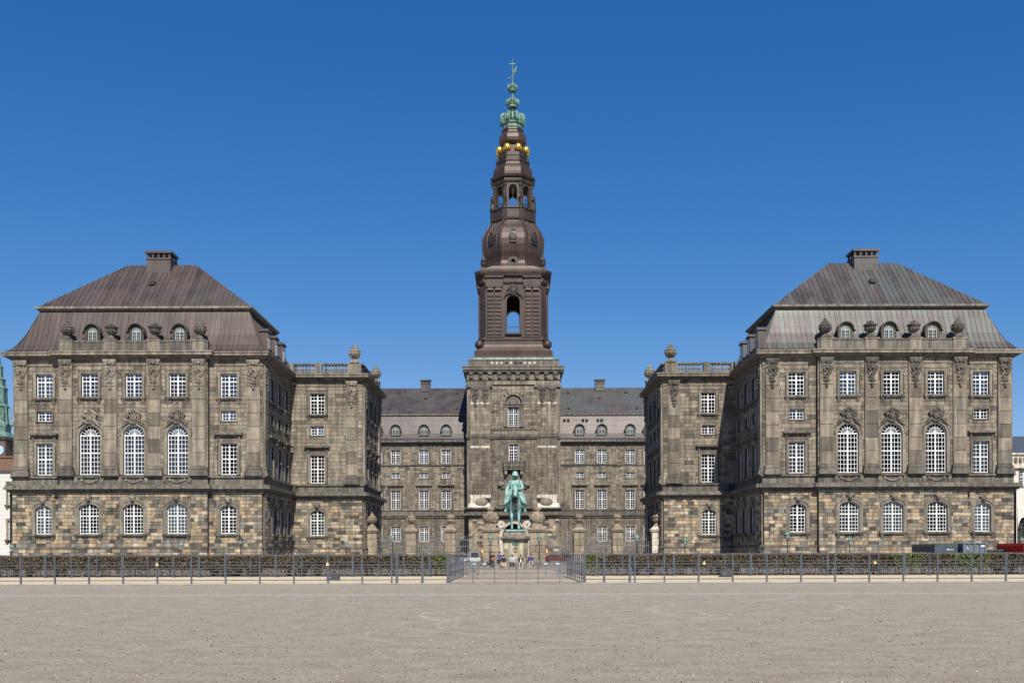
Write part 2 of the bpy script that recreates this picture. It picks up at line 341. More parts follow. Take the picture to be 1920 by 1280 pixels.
def trims(w, h, kind, style):
    """stone dressings of a window as {part: mesh}, all around its base centre"""
    k = (w, h, kind, style)
    if k in SC: return SC[k]
    d = {}; s = MB(); bw = 0.30 if style != 'mezz' else 0.16; sp = zspring(w, h, kind); pr = -0.10
    if kind == 'rect':
        s.box(-w/2-bw, -w/2, pr, 0.02, 0, h); s.box(w/2, w/2+bw, pr, 0.02, 0, h); s.box(-w/2-bw, w/2+bw, pr, 0.02, h, h+bw)
        if style != 'mezz':
            s.box(-w/2-bw-0.06, w/2+bw+0.06, pr-0.07, 0.02, h+bw, h+bw+0.10)
            s.box(-w/2-bw-0.1, -w/2-bw, pr+0.03, 0.02, h-0.35, h+bw); s.box(w/2+bw, w/2+bw+0.1, pr+0.03, 0.02, h-0.35, h+bw)
    else:
        s.box(-w/2-bw, -w/2, pr, 0.02, 0, sp); s.box(w/2, w/2+bw, pr, 0.02, 0, sp)
        ci, co = topcurve(w, h, kind), topcurve(w, h, kind, bw)
        if kind == 'seg': co[0] = (-w/2-bw, sp); co[-1] = (w/2+bw, sp)
        s.band(ci, co, pr, 0.45); s.band([(x*1.0, z) for x, z in co], topcurve(w, h, kind, bw+0.12), pr-0.09, 0.02)
        # wall filling between the arch and its rectangular opening
        zt = h+bw+0.14; xr = w/2+bw+0.14
        o2 = [(max(-xr, min(xr, x*9)), z) for x, z in co]
        o2 = [(-xr + 2*xr*i/(len(co)-1), zt) for i in range(len(co))]
        s.band(co, o2, -0.03, 0.10); s.box(-xr, -w/2-bw+0.001, -0.031, 0.1, 0 if kind == 'arch' else 0, co[0][1]); s.box(w/2+bw-0.001, xr, -0.031, 0.1, 0, co[-1][1])
        s.add([(-xr, -0.03, co[0][1]), (co[0][0], -0.03, co[0][1]), (-xr, -0.03, zt)], [(0,1,2)]); s.add([(xr, -0.03, co[-1][1]), (co[-1][0], -0.03, co[-1][1]), (xr, -0.03, zt)], [(0,1,2)])
    d['surround'] = s.mesh('surround', M['trim'])
    t = MB(); e = w/2+bw+0.18
    if style == 'mezz': t.box(-w/2-0.2, w/2+0.2, -0.14, 0.24, -0.12, 0)
    elif style in ('upper', 'ground'):
        t.box(-e, e, -0.36, 0.24, -0.2, 0); t.box(-e+0.06, e-0.06, -0.28, 0.0, -0.3, -0.2)
        for x in (-e+0.3, e-0.3): t.loft([[(x-0.17,-0.26,-0.3),(x+0.17,-0.26,-0.3),(x+0.17,0.02,-0.3),(x-0.17,0.02,-0.3)],[(x-0.15,-0.08,-0.85),(x+0.15,-0.08,-0.85),(x+0.15,0.02,-0.85),(x-0.15,0.02,-0.85)]])
        if style == 'upper':
            pts = [(-e+0.45, -0.3)] + [(-e+0.45+(2*e-0.9)*i/12, -0.62-0.16*math.cos(4*math.pi*i/12)) for i in range(13)] + [(e-0.45, -0.3)]
            t.extr(pts, -0.07, 0.02)
    else: t.box(-w/2-0.12, w/2+0.12, -0.05, 0.24, -0.1, 0)
    d['sill'] = t.mesh('sill', M['ledge'])
    if style == 'hood':
        q = MB(); e = w/2+0.72; z = h+bw+0.5
        q.box(-w/2-0.3, w/2+0.3, -0.08, 0.02, h+bw+0.1, z)
        q.box(-e+0.12, e-0.12, -0.34, 0.02, z, z+0.14); q.box(-e, e, -0.55, 0.02, z+0.14, z+0.34); q.loft([[(-e,-0.55,z+0.34),(e,-0.55,z+0.34),(e,0.02,z+0.34),(-e,0.02,z+0.34)],[(-e+0.1,-0.3,z+0.44),(e-0.1,-0.3,z+0.44),(e-0.1,0.02,z+0.44),(-e+0.1,0.02,z+0.44)]])
        for x in (-e+0.42, e-0.42): q.loft([[(x-0.14,-0.3,z),(x+0.14,-0.3,z),(x+0.14,0.02,z),(x-0.14,0.02,z)],[(x-0.12,-0.1,z-0.7),(x+0.12,-0.1,z-0.7),(x+0.12,0.02,z-0.7),(x-0.12,0.02,z-0.7)]])
        d['hood'] = q.mesh('hood', M['ledge'])
    if style == 'ground':                                         # keystone carved as a head
        q = MB(); z = h+0.12
        q.loft([[(-0.2,-0.16,z-0.1),(0.2,-0.16,z-0.1),(0.2,0.02,z-0.1),(-0.2,0.02,z-0.1)],[(-0.32,-0.24,z+0.55),(0.32,-0.24,z+0.55),(0.32,0.02,z+0.55),(-0.32,0.02,z+0.55)]])
        q.sph((0,-0.26,z+0.42), 0.26, 0.2, 0.34, 8, 6); q.sph((0,-0.46,z+0.38), 0.06, 0.08, 0.1, 6, 4); q.sph((-0.27,-0.2,z+0.62), 0.16, 0.14, 0.2, 6, 4); q.sph((0.27,-0.2,z+0.62), 0.16, 0.14, 0.2, 6, 4); q.sph((0,-0.24,z+0.78), 0.2, 0.15, 0.15, 6, 4)
        d['keystone'] = q.mesh('keystone', M['carve'], True)
    SC[k] = d; return d
BL = {}
def window(fac, x, y, z, w, h, kind='rect', cols=4, rows=6, tr=(4,), style='upper', blind=0.12):
    fm, gm = wmesh(w, h, kind, cols, rows, tuple(tr))
    o = fac.put('window', fm, x, y, z); sub('glass', gm, o)
    for n_, me in trims(w, h, kind, style).items(): sub(n_, me, o)
    if random.random() < blind:
        fr = random.choice((0.45, 0.6, 1.0, 1.0)); k = (w, h, fr)
        if k not in BL:
            b = MB(); zt = zspring(w, h, kind)-0.05; n = 10
            for i in range(n): 
                for sg in ((-1, 1) if fr < 1 else (1,)):
                    xa, xb = (-w/2 + w*fr*0.5*i/n, -w/2 + w*fr*0.5*(i+1)/n) if fr < 1 else (-w/2+w*i/n, -w/2+w*(i+1)/n)
                    if sg > 0 and fr < 1: xa, xb = -xb, -xa
                    b.quad((xa,0.46+0.04*(i%2),0.1),(xb,0.46+0.04*((i+1)%2),0.1),(xb,0.46+0.04*((i+1)%2),zt),(xa,0.46+0.04*(i%2),zt))
            BL[k] = b.mesh('curtain', M['curtain'])
        sub('curtain', BL[k], o)
    return o
def opn(x, z, w, h): return (x-w/2, x+w/2, z, z+h)
def exc(x, z, w, h, kind, style):
    b = 0.42 if style != 'mezz' else 0.16
    if kind != 'rect': b = 0.44
    return (x-w/2-b, x+w/2+b, z-(0.30 if style in ('upper','ground') else 0.1), z+h+b)
# carved pieces shared by many walls --------------------------------
def festoon_mesh(mat):
    m = MB(); rnd = random.Random(3)
    m.box(-0.78, 0.78, -0.30, 0.02, -0.28, 0.0); m.box(-0.70, 0.70, -0.22, 0.02, -0.5, -0.28)
    for sx in (-1, 1):
        pts = [(sx*(0.46+0.2*math.cos(a)*(1-a/12)), -0.24, -0.5+0.2*math.sin(a)*(1-a/12)) for a in [i*0.7 for i in range(11)]]
        m.tube(pts, 0.075, 5)
    m.sph((0,-0.28,-0.42), 0.24, 0.18, 0.26, 8, 5)
    for z, wd, n in ((-0.95, 0.52, 9), (-1.25, 0.66, 11), (-1.6, 0.56, 9), (-1.95, 0.36, 6), (-2.35, 0.42, 8), (-2.7, 0.34, 6), (-3.05, 0.18, 3), (-3.35, 0.1, 2)):
        for i in range(n):
            a = rnd.uniform(-1, 1); q = rnd.uniform(0.10, 0.18)
            m.sph((a*wd, -0.06-0.14*(1-a*a), z+rnd.uniform(-0.14, 0.14)), q, q*0.9, q*1.1, 6, 4)
    m.v = [(x, y*0.75, z) for x, y, z in m.v]; return m.mesh('capital', M[mat])
def cartouche_mesh(mat):
    m = MB(); rnd = random.Random(5)
    m.sph((0,-0.06,0.72), 0.40, 0.16, 0.55, 12, 6); m.sph((0,-0.2,0.7), 0.2, 0.08, 0.3, 8, 5)
    for i in range(46):
        a = rnd.uniform(0, 6.28); d = rnd.uniform(0.35, 1.0); q = rnd.uniform(0.06, 0.13); m.sph((0.72*d*math.cos(a)*(1.1-0.25*math.sin(a)), -0.1-0.1*rnd.random(), 0.8+0.82*d*math.sin(a)), q, q, q*1.3, 6, 4)
    for sx in (-1, 1):
        m.tube([(sx*(0.66+0.24*math.cos(a)*(1-a/11)), -0.14, 0.95+0.26*math.sin(a)*(1-a/11)) for a in [i*0.7 for i in range(10)]], 0.09, 5)
        m.tube([(sx*(0.25+0.14*i), -0.12, 1.42-0.03*i*i*0.5) for i in range(6)], [0.13,0.13,0.12,0.11,0.09,0.05], 5)
        m.tube([(sx*(0.5+0.16*i), -0.12, 0.35-0.07*i) for i in range(6)], [0.16,0.17,0.15,0.13,0.1,0.05], 5)
        m.tube([(sx*(0.7+0.22*i), -0.1, 0.1-0.13*i-0.012*i*i) for i in range(5)], [0.12,0.13,0.11,0.08,0.04], 5)
    for i in range(22):
        a = rnd.uniform(0, 6.28); q = rnd.uniform(0.08, 0.15); m.sph((0.72*math.cos(a), -0.12, 0.78+0.78*math.sin(a)), q, q, q, 6, 4)
    for i in range(-2, 3): m.sph((i*0.2, -0.16, 1.62-0.05*i*i), 0.12, 0.1, 0.18, 6, 4)
    return m.mesh('cartouche', M[mat])
def urn_mesh(v, mat):
    m = MB(); n = 14
    m.sqlathe([(0.62,0),(0.62,0.18),(0.5,0.26),(0.42,0.34)])
    if v == 0:   # lidded vase with finial
        m.lathe([(0.40,0.34),(0.28,0.5),(0.24,0.62),(0.42,0.78),(0.68,1.05),(0.76,1.3),(0.72,1.5),(0.78,1.56),(0.78,1.68),(0.62,1.78),(0.46,1.95),(0.5,2.02),(0.3,2.15),(0.2,2.3),(0.24,2.38),(0.13,2.5),(0.02,2.62)], n=n)
        for i in range(10): a = 2*math.pi*i/10; m.sph((0.73*math.cos(a), 0.73*math.sin(a), 1.32), 0.14, 0.14, 0.2, 6, 4)
        for i in range(10): a = 2*math.pi*i/10; m.tube([(0.42*math.cos(a),0.42*math.sin(a),0.74),(0.62*math.cos(a),0.62*math.sin(a),0.93),(0.72*math.cos(a),0.72*math.sin(a),1.12)], 0.07, 4)
    else:        # open fruit vase
        m.lathe([(0.40,0.34),(0.26,0.5),(0.24,0.66),(0.44,0.84),(0.62,1.1),(0.60,1.3),(0.70,1.42),(0.84,1.6),(0.84,1.7),(0.66,1.76),(0.5,1.82)], n=n)
        rnd = random.Random(v)
        for i in range(26):
            a = rnd.uniform(0, 6.28); q = rnd.uniform(0.12, 0.2); d = rnd.uniform(0, 0.55); m.sph((d*math.cos(a), d*math.sin(a), 2.15-d*0.6+rnd.uniform(-0.1,0.1)), q, q, q, 6, 4)
        for i in range(12): a = 2*math.pi*i/12; m.tube([(0.46*math.cos(a),0.46*math.sin(a),0.84),(0.66*math.cos(a),0.66*math.sin(a),1.1),(0.66*math.cos(a),0.66*math.sin(a),1.34)], 0.07, 4)
    return m.mesh('urn', mat)
FESTS = [festoon_mesh('carve'), festoon_mesh('carve_d')]; CARTS = [cartouche_mesh('carve'), cartouche_mesh('carve_d')]; FEST, CART = FESTS[1], CARTS[1]; SOOT = 0
URN = [urn_mesh(0, M['carve']), urn_mesh(1, M['carve'])]; URND = [urn_mesh(0, M['carve_d']), urn_mesh(1, M['carve_d'])]
GARL = MB()
for i_ in range(9):
    a_ = (i_-4)/4; GARL.sph((a_*0.8, -0.05, -0.28*(1-a_*a_)), 0.13, 0.09, 0.12, 6, 4)
GARL.sph((-0.9,-0.05,0.03),0.13,0.09,0.2,6,4); GARL.sph((0.9,-0.05,0.03),0.13,0.09,0.2,6,4)
GARL = GARL.mesh('garland', M['carve'])
CORB = MB(); CORB.loft([[(-0.2,-0.22,0.3),(0.2,-0.22,0.3),(0.2,0.02,0.3),(-0.2,0.02,0.3)],[(-0.2,-0.18,-0.1),(0.2,-0.18,-0.1),(0.2,0.02,-0.1),(-0.2,0.02,-0.1)],[(-0.14,-0.05,-0.38),(0.14,-0.05,-0.38),(0.14,0.02,-0.38),(-0.14,0.02,-0.38)]])
CORB = CORB.mesh('bracket', M['carve'])
BALU = MB(); BALU.sqlathe([(0.15,0),(0.15,0.1)]); BALU.lathe([(0.08,0.1),(0.11,0.16),(0.19,0.34),(0.14,0.55),(0.085,0.72),(0.1,0.8),(0.14,0.84)], n=8); BALU.sqlathe([(0.15,0.84),(0.15,0.92)])
BALU = BALU.mesh('baluster', M['trim'])
def pilaster(fac, ms, x, w, z0, z1, y, pro=0.28, bh=1.15, base=True):
    """base mould, stacked shaft blocks, carved capital with hanging festoon"""
    b = MB()
    if base:
        for a, c, e in ((0, 0.4, 0.32), (0.4, 0.62, 0.24), (0.62, 0.78, 0.15), (0.78, 1.0, 0.2), (1.0, 1.15, 0.08)): b.box(x-w/2-e, x+w/2+e, y-pro-e, y+0.01, z0+a, z0+c)
        fac.build(b, 'pilaster_base', M['ledge'])
    else: bh = 0
    c = MB(); c.box(x-w/2+0.03, x+w/2-0.03, y-pro+0.03, y, z0+bh, z1); fac.build(c, 'pilaster', M['joint'])
    n = max(1, round((z1-z0-bh)/1.52)); h = (z1-z0-bh)/n
    for i in range(n): ms.L.append((99, fac, x-w/2, x+w/2, z0+bh+i*h+0.012, z0+bh+(i+1)*h-0.012, y-pro+0.05, 0.06, random.random(), 'ash'))
    s = MB()
    for sx in (-1, 1): s.box(x+sx*w/2-0.04, x+sx*w/2+0.04, y-pro+0.02, y, z0+bh, z1)
    fac.build(s, 'pilaster_edge', M['trim'])
    k = fac.put('capital', FESTS[SOOT], x, y-pro, z1+0.02)
    return k
EPS = 0.0
def ledge(fac, name, x0, x1, steps, mat='ledge', ends=True):
    """moulded course: steps of (z0, z1, projection)"""
    m = MB()
    for (a, b, p, y) in steps:
        p -= EPS; e = p if ends else 0
        m.box(x0-e, x1+e, y-p, y+0.3, a+EPS, b-EPS)
    return fac.build(m, name, M[mat])
# ------------------------------------------------------------------ palace buildings
def panels(root, parent, mk, nv, levels, step, mat, name='roof_panel', joined=False, u0=None):
    """standing-seam sheets up a slope; levels: (inward offset, z, lo, hi)"""
    lo, hi = levels[0][2], levels[0][3]; n = max(1, round((hi-lo)/step)); st = (hi-lo)/n
    arc = [0.0]
    for a, b in zip(levels, levels[1:]): arc.append(arc[-1] + math.hypot(b[0]-a[0], b[1]-a[1]))
    J = MB(); J.pc = []
    for i in range(n):
        ua, ub = lo+i*st, lo+(i+1)*st
        m = J if joined else MB()
        if not joined: m.pc = []
        L = []
        for k, (t, z, l, h) in enumerate(levels):
            a, b = min(max(ua, l), h), min(max(ub, l), h); L.append((a, b, t, z, arc[k]))
            if b-a < 1e-4 and k > 0:                                       # strip ends on the hip
                la, lb, lt, lz, ls = L[-2]
                if lb-la < 1e-4: L.pop(); break
        if len(L) < 2: continue
        if len(levels) == 2 and abs((levels[0][3]-levels[0][2])-(levels[1][3]-levels[1][2])) > 1:   # cut along the hips
            (t0, z0, l0, h0), (t1, z1, l1, h1) = levels
            fm = lambda q: max(0.0, min(1.0, (q-l0)/(l1-l0) if l1 > l0+1e-6 else 1.0, (h0-q)/(h0-h1) if h0 > h1+1e-6 else 1.0))
            rib = 0.035; q2 = [ua, ua, ua+rib, ua+rib, ub]; up = [0, 1, 1, 0, 0]
            rows = [[mk(q, t0, z0)+nv*0.075*e for q, e in zip(q2, up)], [mk(q, t0+(t1-t0)*fm(q), z0+(z1-z0)*fm(q))+nv*0.075*e for q, e in zip(q2, up)]]
            m.pc += [(q, 0, 0) for q in q2] + [(q, arc[1]*fm(q), 0) for q in q2]
            m.loft(rows, False, False, closed=False)
            if not joined: put(name, m.mesh(name, mat), parent, (0,0,0))
            continue
        rows = []
        for (a, b, t, z, s_) in L:
            rib = 0.035; p = [(mk(a, t, z)), (mk(a, t, z)+nv*0.075), (mk(min(a+rib, b), t, z)+nv*0.075), (mk(min(a+rib, b), t, z)), (mk(b, t, z))]
            rows.append(p); m.pc += [(a, s_, 0), (a, s_, 0), (a+rib, s_, 0), (a+rib, s_, 0), (b, s_, 0)]
        m.loft(rows, False, False, closed=False)
        if not joined: put(name, m.mesh(name, mat), parent, (0,0,0) if not parent.get('is_root') else tuple(parent.location))
    if joined: return J
def chimney(fac_root, x, y, z0, z1, w, d, mat=None):
    m = MB(); m.pc = []
    h = z1-z0
    m.box(x-w/2, x+w/2, y-d/2, y+d/2, z0, z0+h*0.62); m.box(x-w/2-0.1, x+w/2+0.1, y-d/2-0.1, y+d/2+0.1, z0+h*0.62, z0+h*0.68)
    n = 5
    for i in range(n):
        px = x-w/2+0.1+(w-0.2)*i/(n-1)
        for py in (y-d/2+0.1, y+d/2-0.1): m.box(px-0.11, px+0.11, py-0.1, py+0.1, z0+h*0.68, z0+h*0.9)
    m.box(x-w/2+0.3, x+w/2-0.3, y-d/2+0.3, y+d/2-0.3, z0+h*0.68, z0+h*0.9)
    m.box(x-w/2-0.18, x+w/2+0.18, y-d/2-0.18, y+d/2+0.18, z0+h*0.9, z1)
    m.pc = [(v[0]+v[1], v[2], 0) for v in m.v]
    return m.build('chimney', mat or M['cop'], fac_root, (0,0,0))
DM = {}
def dormer(fac, x, y, z, w=1.7, hs=1.25, fr='olive', deep=2.4):
    """round-headed roof window: copper hood and cheeks, painted front, sash"""
    k = (w, hs, fr, deep)
    if k not in DM:
        h = hs + w/2; a = MB()
        arc = lambda q, n=12: [(q*math.cos(math.pi*(1-i/n)), hs+q*math.sin(math.pi*(1-i/n))) for i in range(n+1)]
        out = [(-w/2-0.05, 0)] + arc(w/2+0.05) + [(w/2+0.05, 0)]; inn = [(-w/2+0.1, 0)] + arc(w/2-0.1) + [(w/2-0.1, 0)]
        a.band(inn, out, 0.02, deep); hood = [(-w/2-0.3, hs-0.12)] + arc(w/2+0.14) + [(w/2+0.3, hs-0.12)]; hi_ = [(-w/2-0.28, hs-0.2)] + arc(w/2+0.02) + [(w/2+0.28, hs-0.2)]
        a.band(hi_, hood, -0.3, 0.4); a.pc = [(v[0]+v[1], v[2], 0) for v in a.v]
        f = MB(); gw = w-0.62; gh = hs+gw/2; f.band([(-gw/2, 0.1), (-gw/2, hs)] + [(gw/2*math.cos(math.pi*(1-i/10)), hs+gw/2*math.sin(math.pi*(1-i/10))) for i in range(11)] + [(gw/2, hs), (gw/2, 0.1)],
            [(-w/2+0.1, 0.1), (-w/2+0.1, hs)] + [((w/2-0.1)*math.cos(math.pi*(1-i/10)), hs+(w/2-0.1)*math.sin(math.pi*(1-i/10))) for i in range(11)] + [(w/2-0.1, hs), (w/2-0.1, 0.1)], 0.05, 0.2)
        f.box(-w/2-0.06, w/2+0.06, -0.06, 0.2, 0.0, 0.1)
        fm, gm = wmesh(round(gw, 2), round(gh-0.1, 2), 'arch', 4, 3, ())
        fm = fm.copy(); fm.materials.clear(); fm.materials.append(M['sash']); DM[k] = (a.mesh('dormer', M['cop']), f.mesh('dormer_front', M[fr]), fm, gm)
    a, f, fm, gm = DM[k]
    o = fac.put('dormer', a, x, y, z); sub('dormer_front', f, o); q = sub('window', fm, o, (0, -0.12, 0.1)); sub('glass', gm, o, (0, -0.12, 0.1))
    return o
MANS = [(-0.75,25.35),(-0.15,25.75),(0.35,26.45),(1.02,27.75),(1.53,29.1),(2.0,30.3),(2.2,30.95)]
GZ, UZ = 9.0, 10.75
def facade_levels(fac, ms, x0, x1, y, bays, gy=-0.3, pri=1.0, wsc=1.0, ends=(0, 0), dk='ash', ghi=9.0, pil=(), main='rect', rub='rub'):
    """stones, openings and windows of one stretch of wall. bays: (x, kind)"""
    op = []; ex = []; gop = []; gex = []
    for (x, kind) in bays:
        big = kind == 'arch'
        gw, gh = (2.35, 3.6) if big else (1.9, 3.4); gz = 3.98
        gop.append(opn(x, gz, gw, gh)); gex.append(exc(x, gz, gw, gh, 'seg', 'ground'))
        window(fac, x, y+gy, gz, gw, gh, 'seg', 6 if big else 4, 8, (5,) if big else (5,), 'ground', blind=0.12)
        if big:
            op.append(opn(x, 10.95, 2.45, 5.85)); ex.append(exc(x, 10.95, 2.45, 5.85, 'arch', 'arch'))
            window(fac, x, y, 10.95, 2.45, 5.85, 'arch', 6, 9, (5,), 'arch', blind=0.25)
            fac.put('cartouche', CARTS[SOOT], x, y-0.12, 16.95)
        else:
            op.append(opn(x, 10.95, 1.9, 3.75)); ex.append(exc(x, 10.95, 1.9, 3.75, 'rect', 'hood'))
            window(fac, x, y, 10.95, 1.9, 3.75, 'rect', 4, 8, (4,), 'hood', blind=0.25)
            op.append(opn(x, 17.3, 1.75, 1.25)); ex.append(exc(x, 17.3, 1.75, 1.25, 'rect', 'mezz'))
            window(fac, x, y, 17.3, 1.75, 1.25, 'rect', 4, 3, (), 'mezz')
        op.append(opn(x, 20.1, 1.95, 2.8)); ex.append(exc(x, 20.1, 1.95, 2.8, 'rect', 'upper'))
        window(fac, x, y, 20.1, 1.95, 2.8, 'rect', 4, 6, (4,), 'upper')
    m = MB(); wall(m, x0, x1, GZ, 25.3, y, op, 0.6)
    for sx, e in ((x0, ends[0]), (x1, ends[1])):
        if e: m.quad((sx, y, GZ), (sx, y+e, GZ), (sx, y+e, 25.3), (sx, y, 25.3))
    fac.build(m, 'wall', M['joint'])
    g = MB(); wall(g, x0, x1, 0, GZ, y+gy, gop, 0.6)
    for sx, e in ((x0, ends[0]), (x1, ends[1])):
        if e: g.quad((sx, y+gy, 0), (sx, y+gy+e+0.3, 0), (sx, y+gy+e+0.3, GZ), (sx, y+gy, GZ))
    fac.build(g, 'ground_floor_wall', M['joint'])
    ms.course(fac, x0, x1, 2.45, 8.75, 0.42, (0.5, 1.15), gex, y+gy, 0.05, rub, pri*0.6)
    ms.course(fac, x0, x1, 0.1, 2.2, 0.42, (0.5, 1.1), gex, y+gy-0.12, 0.05, rub, pri*0.6)
    pe = [(p-w_/2, p+w_/2, 0, 30) for p, w_ in pil]
    ms.course(fac, x0, x1, 10.8, 23.8, 0.5, (0.75, 1.5), ex+pe, y, 0.04, dk, pri)
    ms.course(fac, x0, x1, 23.95, 24.5, 0.55, (1.2, 2.2), pe, y, 0.05, dk, pri)
def courses(fac, x0, x1, y, gy=-0.3, ends=True, k=0):
    global EPS
    EPS = 0.004*k
    ledge(fac, 'plinth', x0, x1, [(0, 2.2, 0.1, y+gy), (2.2, 2.36, 0.22, y+gy), (2.36, 2.48, 0.12, y+gy)], 'ledge', ends)
    ledge(fac, 'string_course', x0, x1, [(8.72, 8.95, 0.22, y+gy), (8.95, 9.22, 0.42, y+gy), (9.22, 9.52, 0.72, y+gy), (9.52, 9.72, 0.6, y+gy)], 'ledge', ends)
    ledge(fac, 'pedestal_course', x0, x1, [(9.72, 10.58, 0.12, y), (10.58, 10.78, 0.32, y)], 'ledge', ends)
    ledge(fac, 'architrave', x0, x1, [(23.8, 23.95, 0.12, y)], 'trim', ends)
    ledge(fac, 'cornice', x0, x1, [(24.5, 24.68, 0.22, y), (24.68, 24.9, 0.5, y), (24.9, 25.2, 0.92, y), (25.2, 25.36, 1.0, y)], 'trim', ends)
def wing(sg):
    side = 'left' if sg < 0 else 'right'
    root = thing('palace_wing', ('grand sandstone palace wing at the left with brown copper mansard roof' if sg < 0 else 'grand sandstone palace wing at the right with grey streaked copper mansard roof'), 'palace wing', (sg*44.35, 113.6, 0))
    global SOOT
    SOOT = int(sg > 0)
    ms = Masonry(root); F = Fac(root, 0, 113.6)
    X = lambda a, b: (sg*a, sg*b) if sg > 0 else (sg*b, sg*a)
    P = [30.65, 36.9, 42.2, 47.35, 52.6, 58.1]
    pil = [(sg*p, 1.5) for p in P]
    facade_levels(F, ms, *X(29.6, 35.9), 0.0, [(sg*33.6, 'rect')], pil=pil)
    facade_levels(F, ms, *X(35.9, 53.4), -0.5, [(sg*x, 'arch') for x in (39.5, 44.65, 49.85)], ends=(0.5, 0.5), pil=pil)
    facade_levels(F, ms, *X(53.4, 59.1), 0.0, [(sg*55.4, 'rect')], pil=pil)
    for p in P: pilaster(F, ms, sg*p, 1.5, 10.78, 24.45, -0.5 if 36 < p < 53 else 0.0)
    courses(F, *X(29.6, 59.1), 0.0); courses(F, *X(36.05, 53.25), -0.5, k=1)
    for x in (39.5, 44.65, 49.85):
        F.put('garland', GARL, sg*x, -0.64, 10.3)
        for e in (-1.5, 1.5): F.put('bracket', CORB, sg*x+e, -0.6, 10.25)
    # attic parapet with urns
    m = MB(); a, b = X(35.85, 53.45); m.box(a, b, -0.75, -0.1, 25.36, 26.5); F.build(m, 'parapet', M['ledge'])
    m = MB(); m.box(a-0.05, b+0.05, -0.82, -0.05, 26.5, 26.68); F.build(m, 'coping', M['ledge'])
    for i, p in enumerate((36.85, 42.15, 47.3, 52.5)):
        q = MB(); q.box(sg*p-0.72, sg*p+0.72, -0.9, 0.0, 25.37, 26.72); q.box(sg*p-0.8, sg*p+0.8, -0.96, 0.05, 26.6, 26.78); F.build(q, 'parapet_pier', M['trim'])
        F.put('urn', URND[0 if i in (0, 3) else 1], sg*p, -0.42, 26.78).scale = (0.93,0.93,0.93)
    # inner side wall towards the court
    S = Fac(root, sg*29.6, 0, -sg*math.pi/2); Y = lambda a, b: (a, b) if sg < 0 else (-b, -a); u = 1 if sg < 0 else -1
    facade_levels(S, ms, *Y(113.6, 130.8), 0.0, [(u*v, 'rect') for v in (117.6, 121.4, 125.2)], pri=0.3, pil=[(u*114.55, 1.5)])
    pilaster(S, ms, u*114.55, 1.5, 10.78, 24.45, 0.0); courses(S, *Y(113.6, 130.8), 0.0, k=2)
    # outer side, back, dark inside
    m = MB(); xo = sg*59.1
    m.quad((xo,113.6,0),(xo,130.8,0),(xo,130.8,25.3),(xo,113.6,25.3)); m.quad((sg*29.6,130.8,0),(xo,130.8,0),(xo,130.8,25.3),(sg*29.6,130.8,25.3))
    m.quad((sg*29.3,113.3,0),(sg*29.3,113.3,GZ),(sg*29.6,113.6,GZ),(sg*29.6,113.6,0)); m.quad((sg*59.4,113.3,0),(sg*59.4,113.3,GZ),(sg*59.4,130.8,GZ),(sg*59.4,130.8,0))
    m.quad((sg*59.4,113.3,GZ),(sg*59.1,113.6,GZ),(sg*59.1,130.8,GZ),(sg*59.4,130.8,GZ))
    m.build('outer_wall', M['trim'], root, (0,0,0))
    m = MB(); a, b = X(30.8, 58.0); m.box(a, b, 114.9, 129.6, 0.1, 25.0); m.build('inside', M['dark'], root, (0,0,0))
    # roof
    cm = M['cop'] if sg < 0 else M['cop_grey']
    rf = MB(); xa, xb = X(29.6, 59.1)
    rings = [[(xa+t,113.6+t,z-0.03),(xb-t,113.6+t,z-0.03),(xb-t,130.8-t,z-0.03),(xa+t,130.8-t,z-0.03)] for t, z in MANS]
    rf.loft(rings, True, False); ra, rb = X(40.3, 48.9)
    rf.loft([[(xa+2.1,115.7,31.3),(xb-2.1,115.7,31.3),(xb-2.1,128.7,31.3),(xa+2.1,128.7,31.3)],[(ra,122.19,38.27),(rb,122.19,38.27),(rb,122.21,38.27),(ra,122.21,38.27)]], False, True)
    rf.pc = [(v[0]+v[1], v[2], 0) for v in rf.v]
    roof = rf.build('roof', cm, root, (0,0,0))
    panels(root, roof, lambda q, t, z: Vector((q, 113.6+t, z)), Vector((0,-0.8,0.6)), [(t, z, xa+t, xb-t) for t, z in MANS], 0.62, cm)
    panels(root, roof, lambda q, t, z: Vector((q, 113.6+t, z)), Vector((0,-0.7,0.7)), [(2.0,31.38,xa+2.0,xb-2.0),(8.6,38.32,ra,rb)], 0.62, cm)
    panels(root, roof, lambda q, t, z: Vector((sg*(29.6+t), q, z)), Vector((-sg*0.8,0,0.6)), [(t, z, 113.6+t, 130.8-t) for t, z in MANS], 0.62, cm)
    panels(root, roof, lambda q, t, z: Vector((sg*(29.6+t), q, z)), Vector((-sg*0.7,0,0.7)), [(2.0,31.38,115.6,128.8),(10.7,38.32,122.2,122.2)], 0.62, cm)
    panels(root, roof, lambda q, t, z: Vector((sg*(59.1-t), q, z)), Vector((sg*0.7,0,0.7)), [(2.0,31.38,115.6,128.8),(10.2,38.32,122.2,122.2)], 0.62, cm)
    m = MB(); t0 = 1.8
    for z0, z1, t in ((30.9, 31.1, 1.95), (31.1, 31.36, 1.72)): m.box(xa+t, xb-t, 113.6+t, 130.8-t, z0, z1)
    m.build('roof_moulding', M['trim'], root, (0,0,0))
    chimney(root, sg*44.6, 122.2, 37.0, 39.75, 3.0, 2.4, cm)
    h = MB(); h.box(sg*44.6-0.35, sg*44.6+0.35, 118.6, 119.6, 34.9, 35.35); h.pc = [(0,0,0)]*8; h.build('roof_hatch', M['bronze_d'], root, (0,0,0))
    for x in (39.5, 44.65, 49.85): dormer(F, sg*x, 0.25, 26.7, fr='dgreen' if sg < 0 else 'olive')
